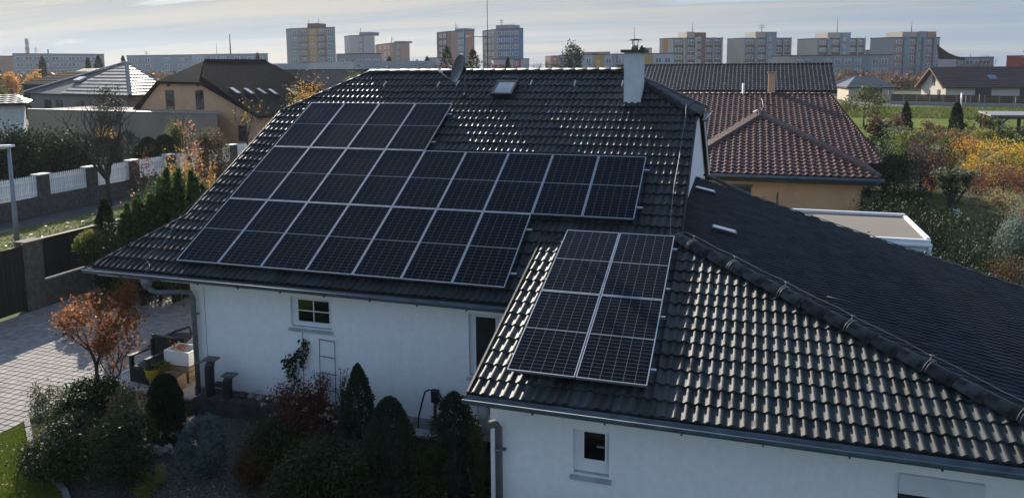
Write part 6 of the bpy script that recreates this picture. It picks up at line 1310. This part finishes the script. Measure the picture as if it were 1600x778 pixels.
x, y, D = place(180, None, 49); bush(180, 128, 200, 44, 'dark', 'dark fine-twigged conifer behind the bare tree crown', D=60, n=2200, k=22, size=.14, name='twiggy_conifer', cat='tree', x0=.4)
# plants between fence and house
candles(280, 242, 372, 150, 'pine', 'large green candle-shooted pine beyond the left roof edge', D=DX(280, -5.6), n=150, seed=4, size=.1)
bush(268, 262, 372, 134, 'pine', 'broad green body of bushy growth between the pine shoots', D=DX(258, -5.7), n=8000, k=90, sc=.12, size=.1, name='pine_undergrowth', cat='shrub', asp=.25)
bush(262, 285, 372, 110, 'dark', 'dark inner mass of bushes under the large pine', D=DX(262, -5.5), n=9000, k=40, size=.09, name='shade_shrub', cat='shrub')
candles(212, 300, 385, 84, 'pine', 'lower pale green pine left of the large one', D=DX(212, -6.2), n=110, seed=6, size=.08)
feathery(285, 228, 330, 84, 'larch', 'feathery golden larch sprays above the pine', D=DX(285, -8.3), n=44, seed=3, per=90, size=.09)
feathery(325, 242, 330, 50, 'larch', 'golden feathery larch sprays right against the left roof edge', D=DX(325, -5.6), n=26, seed=9, per=60, size=.08)
feathery(210, 275, 340, 60, 'larch', 'thin orange larch sprays over the street wall', D=DX(210, -8.2), n=20, seed=12, per=22, size=.07)
cone(161, 313, 400, 46, 'conifer', 'dark cone-shaped thuja behind the timber fence', D=DX(161, -8.3), n=12000, size=.08, col=.4, name='cone_thuja')
bush(137, 362, 402, 54, 'olive', 'round pale-topped ball shrub over the timber fence', D=DX(137, -8.2), n=5200, k=60, sc=.15, size=.07, shell=.7, name='ball_shrub', cat='shrub', extra=('yellowgreen', 1200), x0=.45)
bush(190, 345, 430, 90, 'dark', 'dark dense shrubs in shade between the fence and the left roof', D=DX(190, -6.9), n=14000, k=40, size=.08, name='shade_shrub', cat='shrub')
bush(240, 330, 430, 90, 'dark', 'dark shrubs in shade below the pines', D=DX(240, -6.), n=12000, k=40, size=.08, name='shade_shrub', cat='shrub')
bush(495, 121, 160, 62, 'orange', 'orange and yellow autumn treetops just over the left end of the roof', D=42, n=2200, k=30, size=.11, name='autumn_tree', cat='tree', x0=.35)
bush(470, 128, 160, 40, 'ochre', 'small yellowish treetop left of the orange treetops', D=44, n=900, k=16, size=.11, name='autumn_tree', cat='tree', x0=.35)
x, y, D = place(448, None, 56); bare_tree(x, y, dep(440, 112, D)[2], 'bare twiggy tree in front of the dark half-hipped roof', 44, r0=.12, depth_=6)
x, y, D = place(395, None, 52); bare_tree(x, y, dep(400, 150, D)[2], 'thin bare tree with a few yellow leaves before the apricot house', 45, r0=.08, depth_=5, pal='yellow', nleaf=60, lsize=.16)
# horizon trees
for i, (px, t_, w_, D, lb) in enumerate(((5, 76, 28, 140, 'tall dark spruce at the left edge of the horizon'), (83, 89, 18, 200, 'dark spruce in front of the left long block'), (153, 92, 14, 190, 'small spruce right end of the left long block'), (169, 88, 20, 190, 'bushy spruce above the shiny grey roof'), (207, 89, 14, 180, 'small dark conifer just right of the shiny roof apex'), (52, 322, 14, 60, ''), (413, 84, 12, 170, 'small dark tree above the industrial hall'), (702, 74, 34, 120, 'dark pine in front of the brown tower'), (742, 78, 40, 110, 'broad dark pine behind the satellite dish'), (672, 90, 24, 130, 'low dark pine left of the brown tower'), (656, 95, 14, 130, 'dark small treetop near the roof ridge'), (795, 91, 16, 120, 'slim dark spruce before the red balcony block'), (614, 90, 22, 120, 'brownish dark treetop below the salmon tower'))):
    if lb: cone(px, t_, 130, w_, 'dark' if i % 3 else 'conifer', lb, D=D, n=2600, size=.0022*D*1.3, col=.3, rough=.22, name='spruce', tiers=5 if px in (5, 83) else 0, x0=.0)
bush(894, 68, 100, 36, 'dark', 'broad dark pine crown above the pale blue block', D=150, n=2600, k=34, sc=.2, size=.4, name='broad_pine', cat='tree', x0=.4)
bush(1597, 70, 110, 26, 'dark', 'dark tree at the right edge of the horizon', D=200, n=1600, k=26, size=.5, name='horizon_tree', cat='tree')
for px, t_, D, lb, sd in ((850, 92, 150, 'faint bare tree at the left end of the pale blue block', 61), (965, 78, 200, 'small bare treetop left of the chimney', 62), (1518, 82, 210, 'leafless rounded tree above the grey low block', 63), (830, 97, 150, 'low bare tree right of the red balcony block', 64), (610, 96, 120, 'bare brown tree below the salmon pink tower', 65)):
    x, y, _ = place(px, None, D); bare_tree(x, y, dep(px, t_, D)[2], lb, sd, r0=.25, depth_=5, fork=.3)
for i, (px, t_, w_, D, pal, lb) in enumerate(((30, 116, 26, 190, 'orange', 'rust orange shrub at the foot of the left long block'), (66, 113, 24, 190, 'orange', 'second rust orange shrub right of the first on the left horizon'), (695, 101, 60, 90, 'rust', 'rusty red treetops just over the roof ridge'), (8, 128, 40, 100, 'olive', 'olive tree at the far left above the white house'), (30, 140, 50, 90, 'dark', 'dark green tree below the olive one at the far left'), (660, 100, 50, 95, 'dark', 'dark treetops left of the rusty ones over the ridge'), (745, 97, 60, 90, 'dark', 'dark treetops behind the dish mast over the ridge'), (560, 108, 60, 100, 'olive', 'green treetops beyond the left end of the ridge'))):
    bush(px, t_, 140, w_, pal, lb, D=D, n=1500, k=26, size=.0023*D*1.3, name='distant_tree', cat='tree', x0=.2)
wd_ = [(x, 118+3*math.sin(x*.05), 230+20*math.sin(x*.3)) for x in range(-40, 1680, 9)]
P = []
r = NR(12)
for x, t_, D in wd_:
    q = dep(x, t_, D); n = 150; P.append(np.stack([q[0]+r.normal(0, 2.2, n), q[1]+r.normal(0, 3, n), np.abs(q[2])*r.uniform(.0, 1.1, n)], 1))
P = np.concatenate(P); o = link('distant_treeline', npmesh('distant_treeline', np.stack([P+r.normal(0, .5, P.shape) for _ in range(3)], 1).reshape(-1, 3), np.arange(len(P)*3).reshape(-1, 3), LM['brown'])); tag(o, 'far dark treeline between the houses and the blocks of flats', 'trees', kind='stuff')
# right-hand gardens
RG = [(1349, 138, 196, 52, 'olive', 'round olive-yellow tree right of the brown roof', 'tree', 26), (1388, 178, 214, 44, 'brown', 'dark domed shrub by the field edge', 'shrub', 20), (1370, 186, 212, 26, 'ochre', 'yellowish shrub left of the dark domed one', 'shrub', 14), (1453, 186, 216, 30, 'ochre', 'orange-brown dome shrub between spruce and thuja', 'shrub', 26),
 (1400, 200, 232, 50, 'greygreen', 'grey-green shrub below the small spruce', 'shrub', 26), (1360, 195, 245, 40, 'dark', 'dark green shrub behind the corner of the brown roof', 'shrub', 26), (1430, 205, 240, 50, 'green', 'green shrub left of the purple one', 'shrub', 26), (1415, 212, 245, 26, 'yellowgreen', 'yellow-green sunlit shrub in the right garden', 'shrub', 18),
 (1496, 205, 225, 70, 'rust', 'low reddish brown hedge below the thuja', 'hedge', 30), (1530, 180, 214, 40, 'olive', 'olive bushes left of the pavilion', 'shrub', 20), (1543, 203, 232, 44, 'yellowgreen', 'bright yellow-green shrub below the pavilion', 'shrub', 24), (1586, 196, 240, 50, 'dark', 'dark shrub right below the pavilion', 'shrub', 26), (1520, 225, 250, 30, 'rust', 'reddish shrub between the yellow trees', 'shrub', 16),
 (1380, 215, 300, 60, 'green', 'tall green leafy tree in shade right of the brown roof', 'tree', 40), (1437, 216, 300, 62, 'purple', 'purple-leaved tree in the right garden', 'tree', 50), (1477, 218, 275, 32, 'green', 'fresh green bush between the purple and the golden trees', 'shrub', 26), (1507, 217, 278, 48, 'orange', 'left golden orange autumn tree in the right garden', 'tree', 36), (1560, 222, 290, 80, 'yellow', 'broad golden autumn tree at the right', 'tree', 50), (1590, 235, 290, 60, 'yellowgreen', 'yellow-green tree at the right edge', 'tree', 30),
 (1455, 244, 300, 18, 'orange', 'narrow copper orange shrub between purple and grey trees', 'shrub', 14), (1566, 262, 322, 86, 'rust', 'wide pinkish rust weeping shrub at the right', 'shrub', 44), (1568, 302, 352, 66, 'ochre', 'ochre cream shrub at the right', 'shrub', 34), (1410, 292, 350, 60, 'dark', 'dark shrub with light twigs in shade at the right', 'shrub', 30),
 (1480, 312, 340, 50, 'yellowgreen', 'low yellow-green leaves below the grey-leaved tree, a lit lawn patch put into their colour', 'shrub', 14), (1380, 305, 400, 100, 'dark', 'dark mass of shrubs behind the canopy', 'shrub', 46), (1430, 330, 420, 90, 'dark', 'dark shrubs right of the canopy', 'shrub', 46), (1510, 335, 430, 110, 'dark', 'dark broad shrubs in shade below the grey tree', 'shrub', 50), (1500, 380, 470, 120, 'dark', 'dark undergrowth along the far roof edge at the right', 'shrub', 40), (1590, 400, 500, 90, 'brown', 'brown dry undergrowth at the right edge', 'shrub', 30), (1395, 240, 330, 80, 'dark', 'deep dark green trees behind the brown roof corner', 'tree', 46), (1345, 290, 350, 40, 'dark', 'dark bush at the corner of the apricot wall', 'shrub', 24)]  # the lit patch of lawn is painted with yellow-green leaves
for px, t_, b0, w_, pal, lb, ct, k in RG:
    w_ *= 1.45; t_ -= (9 if b0 > 240 else 3); D = depth(gnd(px, b0)); kk = 2.1 if D > 60 else 1.7; sz = max(.07, .0024*D*kk*.62); bush(px, t_, b0, w_, pal, lb, cat=ct, name={'tree': 'garden_tree', 'shrub': 'garden_shrub', 'hedge': 'low_hedge'}[ct], k=k, sc=.16, shell=.6, size=sz, n=int(min(20000, max(1500, 2.2*(w_*D/FPX)*((b0-t_)*D/FPX)/(sz*sz*.5)))), ry=min(2.5, w_*D/FPX*.5), extra=('yellowgreen', 60) if pal == 'green' else (('olive', 400) if pal in ('yellow', 'orange', 'purple', 'rust') else None))
cone(1414, 159, 210, 24, 'conifer', 'small layered spruce at the near edge of the field', n=3500, size=.22, col=.1, tiers=8, rough=.2, name='spruce')
cone(1493, 160, 214, 25, 'dark', 'dark pointed thuja at the near edge of the field', n=4500, size=.2, col=.35, rough=.06, name='pointed_thuja')
cone(1449, 334, 400, 24, 'green', 'small fresh green cone conifer behind the canopy corner', n=2500, size=.09, col=.2, name='cone_conifer')
x, y, D = place(1493, 352); bare_tree(x, y, dep(1490, 262, D)[2], 'crooked tree with sparse grey-green leaves and a whitewashed trunk', 72, r0=.12, depth_=5, pal='greygreen', nleaf=1300, width=1.5, lsize=.16, name='crooked_tree'); part('limewash_band', MB().tube([(x, y, 0), (x, y, .75)], .135, 8), M_white_bark, [o_ for o_ in C.objects if o_.name == 'crooked_tree'][0])
bush(1592, 330, 440, 66, 'silver', 'silvery blue spruce at the right edge', D=24, n=9000, k=60, sc=.17, size=.09, name='silver_spruce', cat='tree', shell=.5, asp=.3)
feathery(1575, 400, 450, 50, 'ochre', 'dry straw-coloured stems at the right edge', D=21., n=14, per=6, name='dry_stems', cat='plant', seed=33)

# ================================================================ AIR
hz = bpy.data.materials.new('haze'); hz.use_nodes = True; nn = hz.node_tree.nodes; nn.remove(nn['Principled BSDF']); vp = nn.new('ShaderNodeVolumePrincipled'); vp.inputs['Density'].default_value = .00012; vp.inputs['Color'].default_value = (.86, .92, 1, 1); vp.inputs['Anisotropy'].default_value = .35; hz.node_tree.links.new(vp.outputs[0], nn['Material Output'].inputs['Volume'])
o = link('haze', MB().box((-1200, -60, -1.0), (1200, 1200, 60)).mesh('haze', hz)); o['kind'] = 'stuff'; o['label'] = 'thin autumn haze over the town'; o['category'] = 'haze'
gpl.data.transform(Matrix.Identity(4))
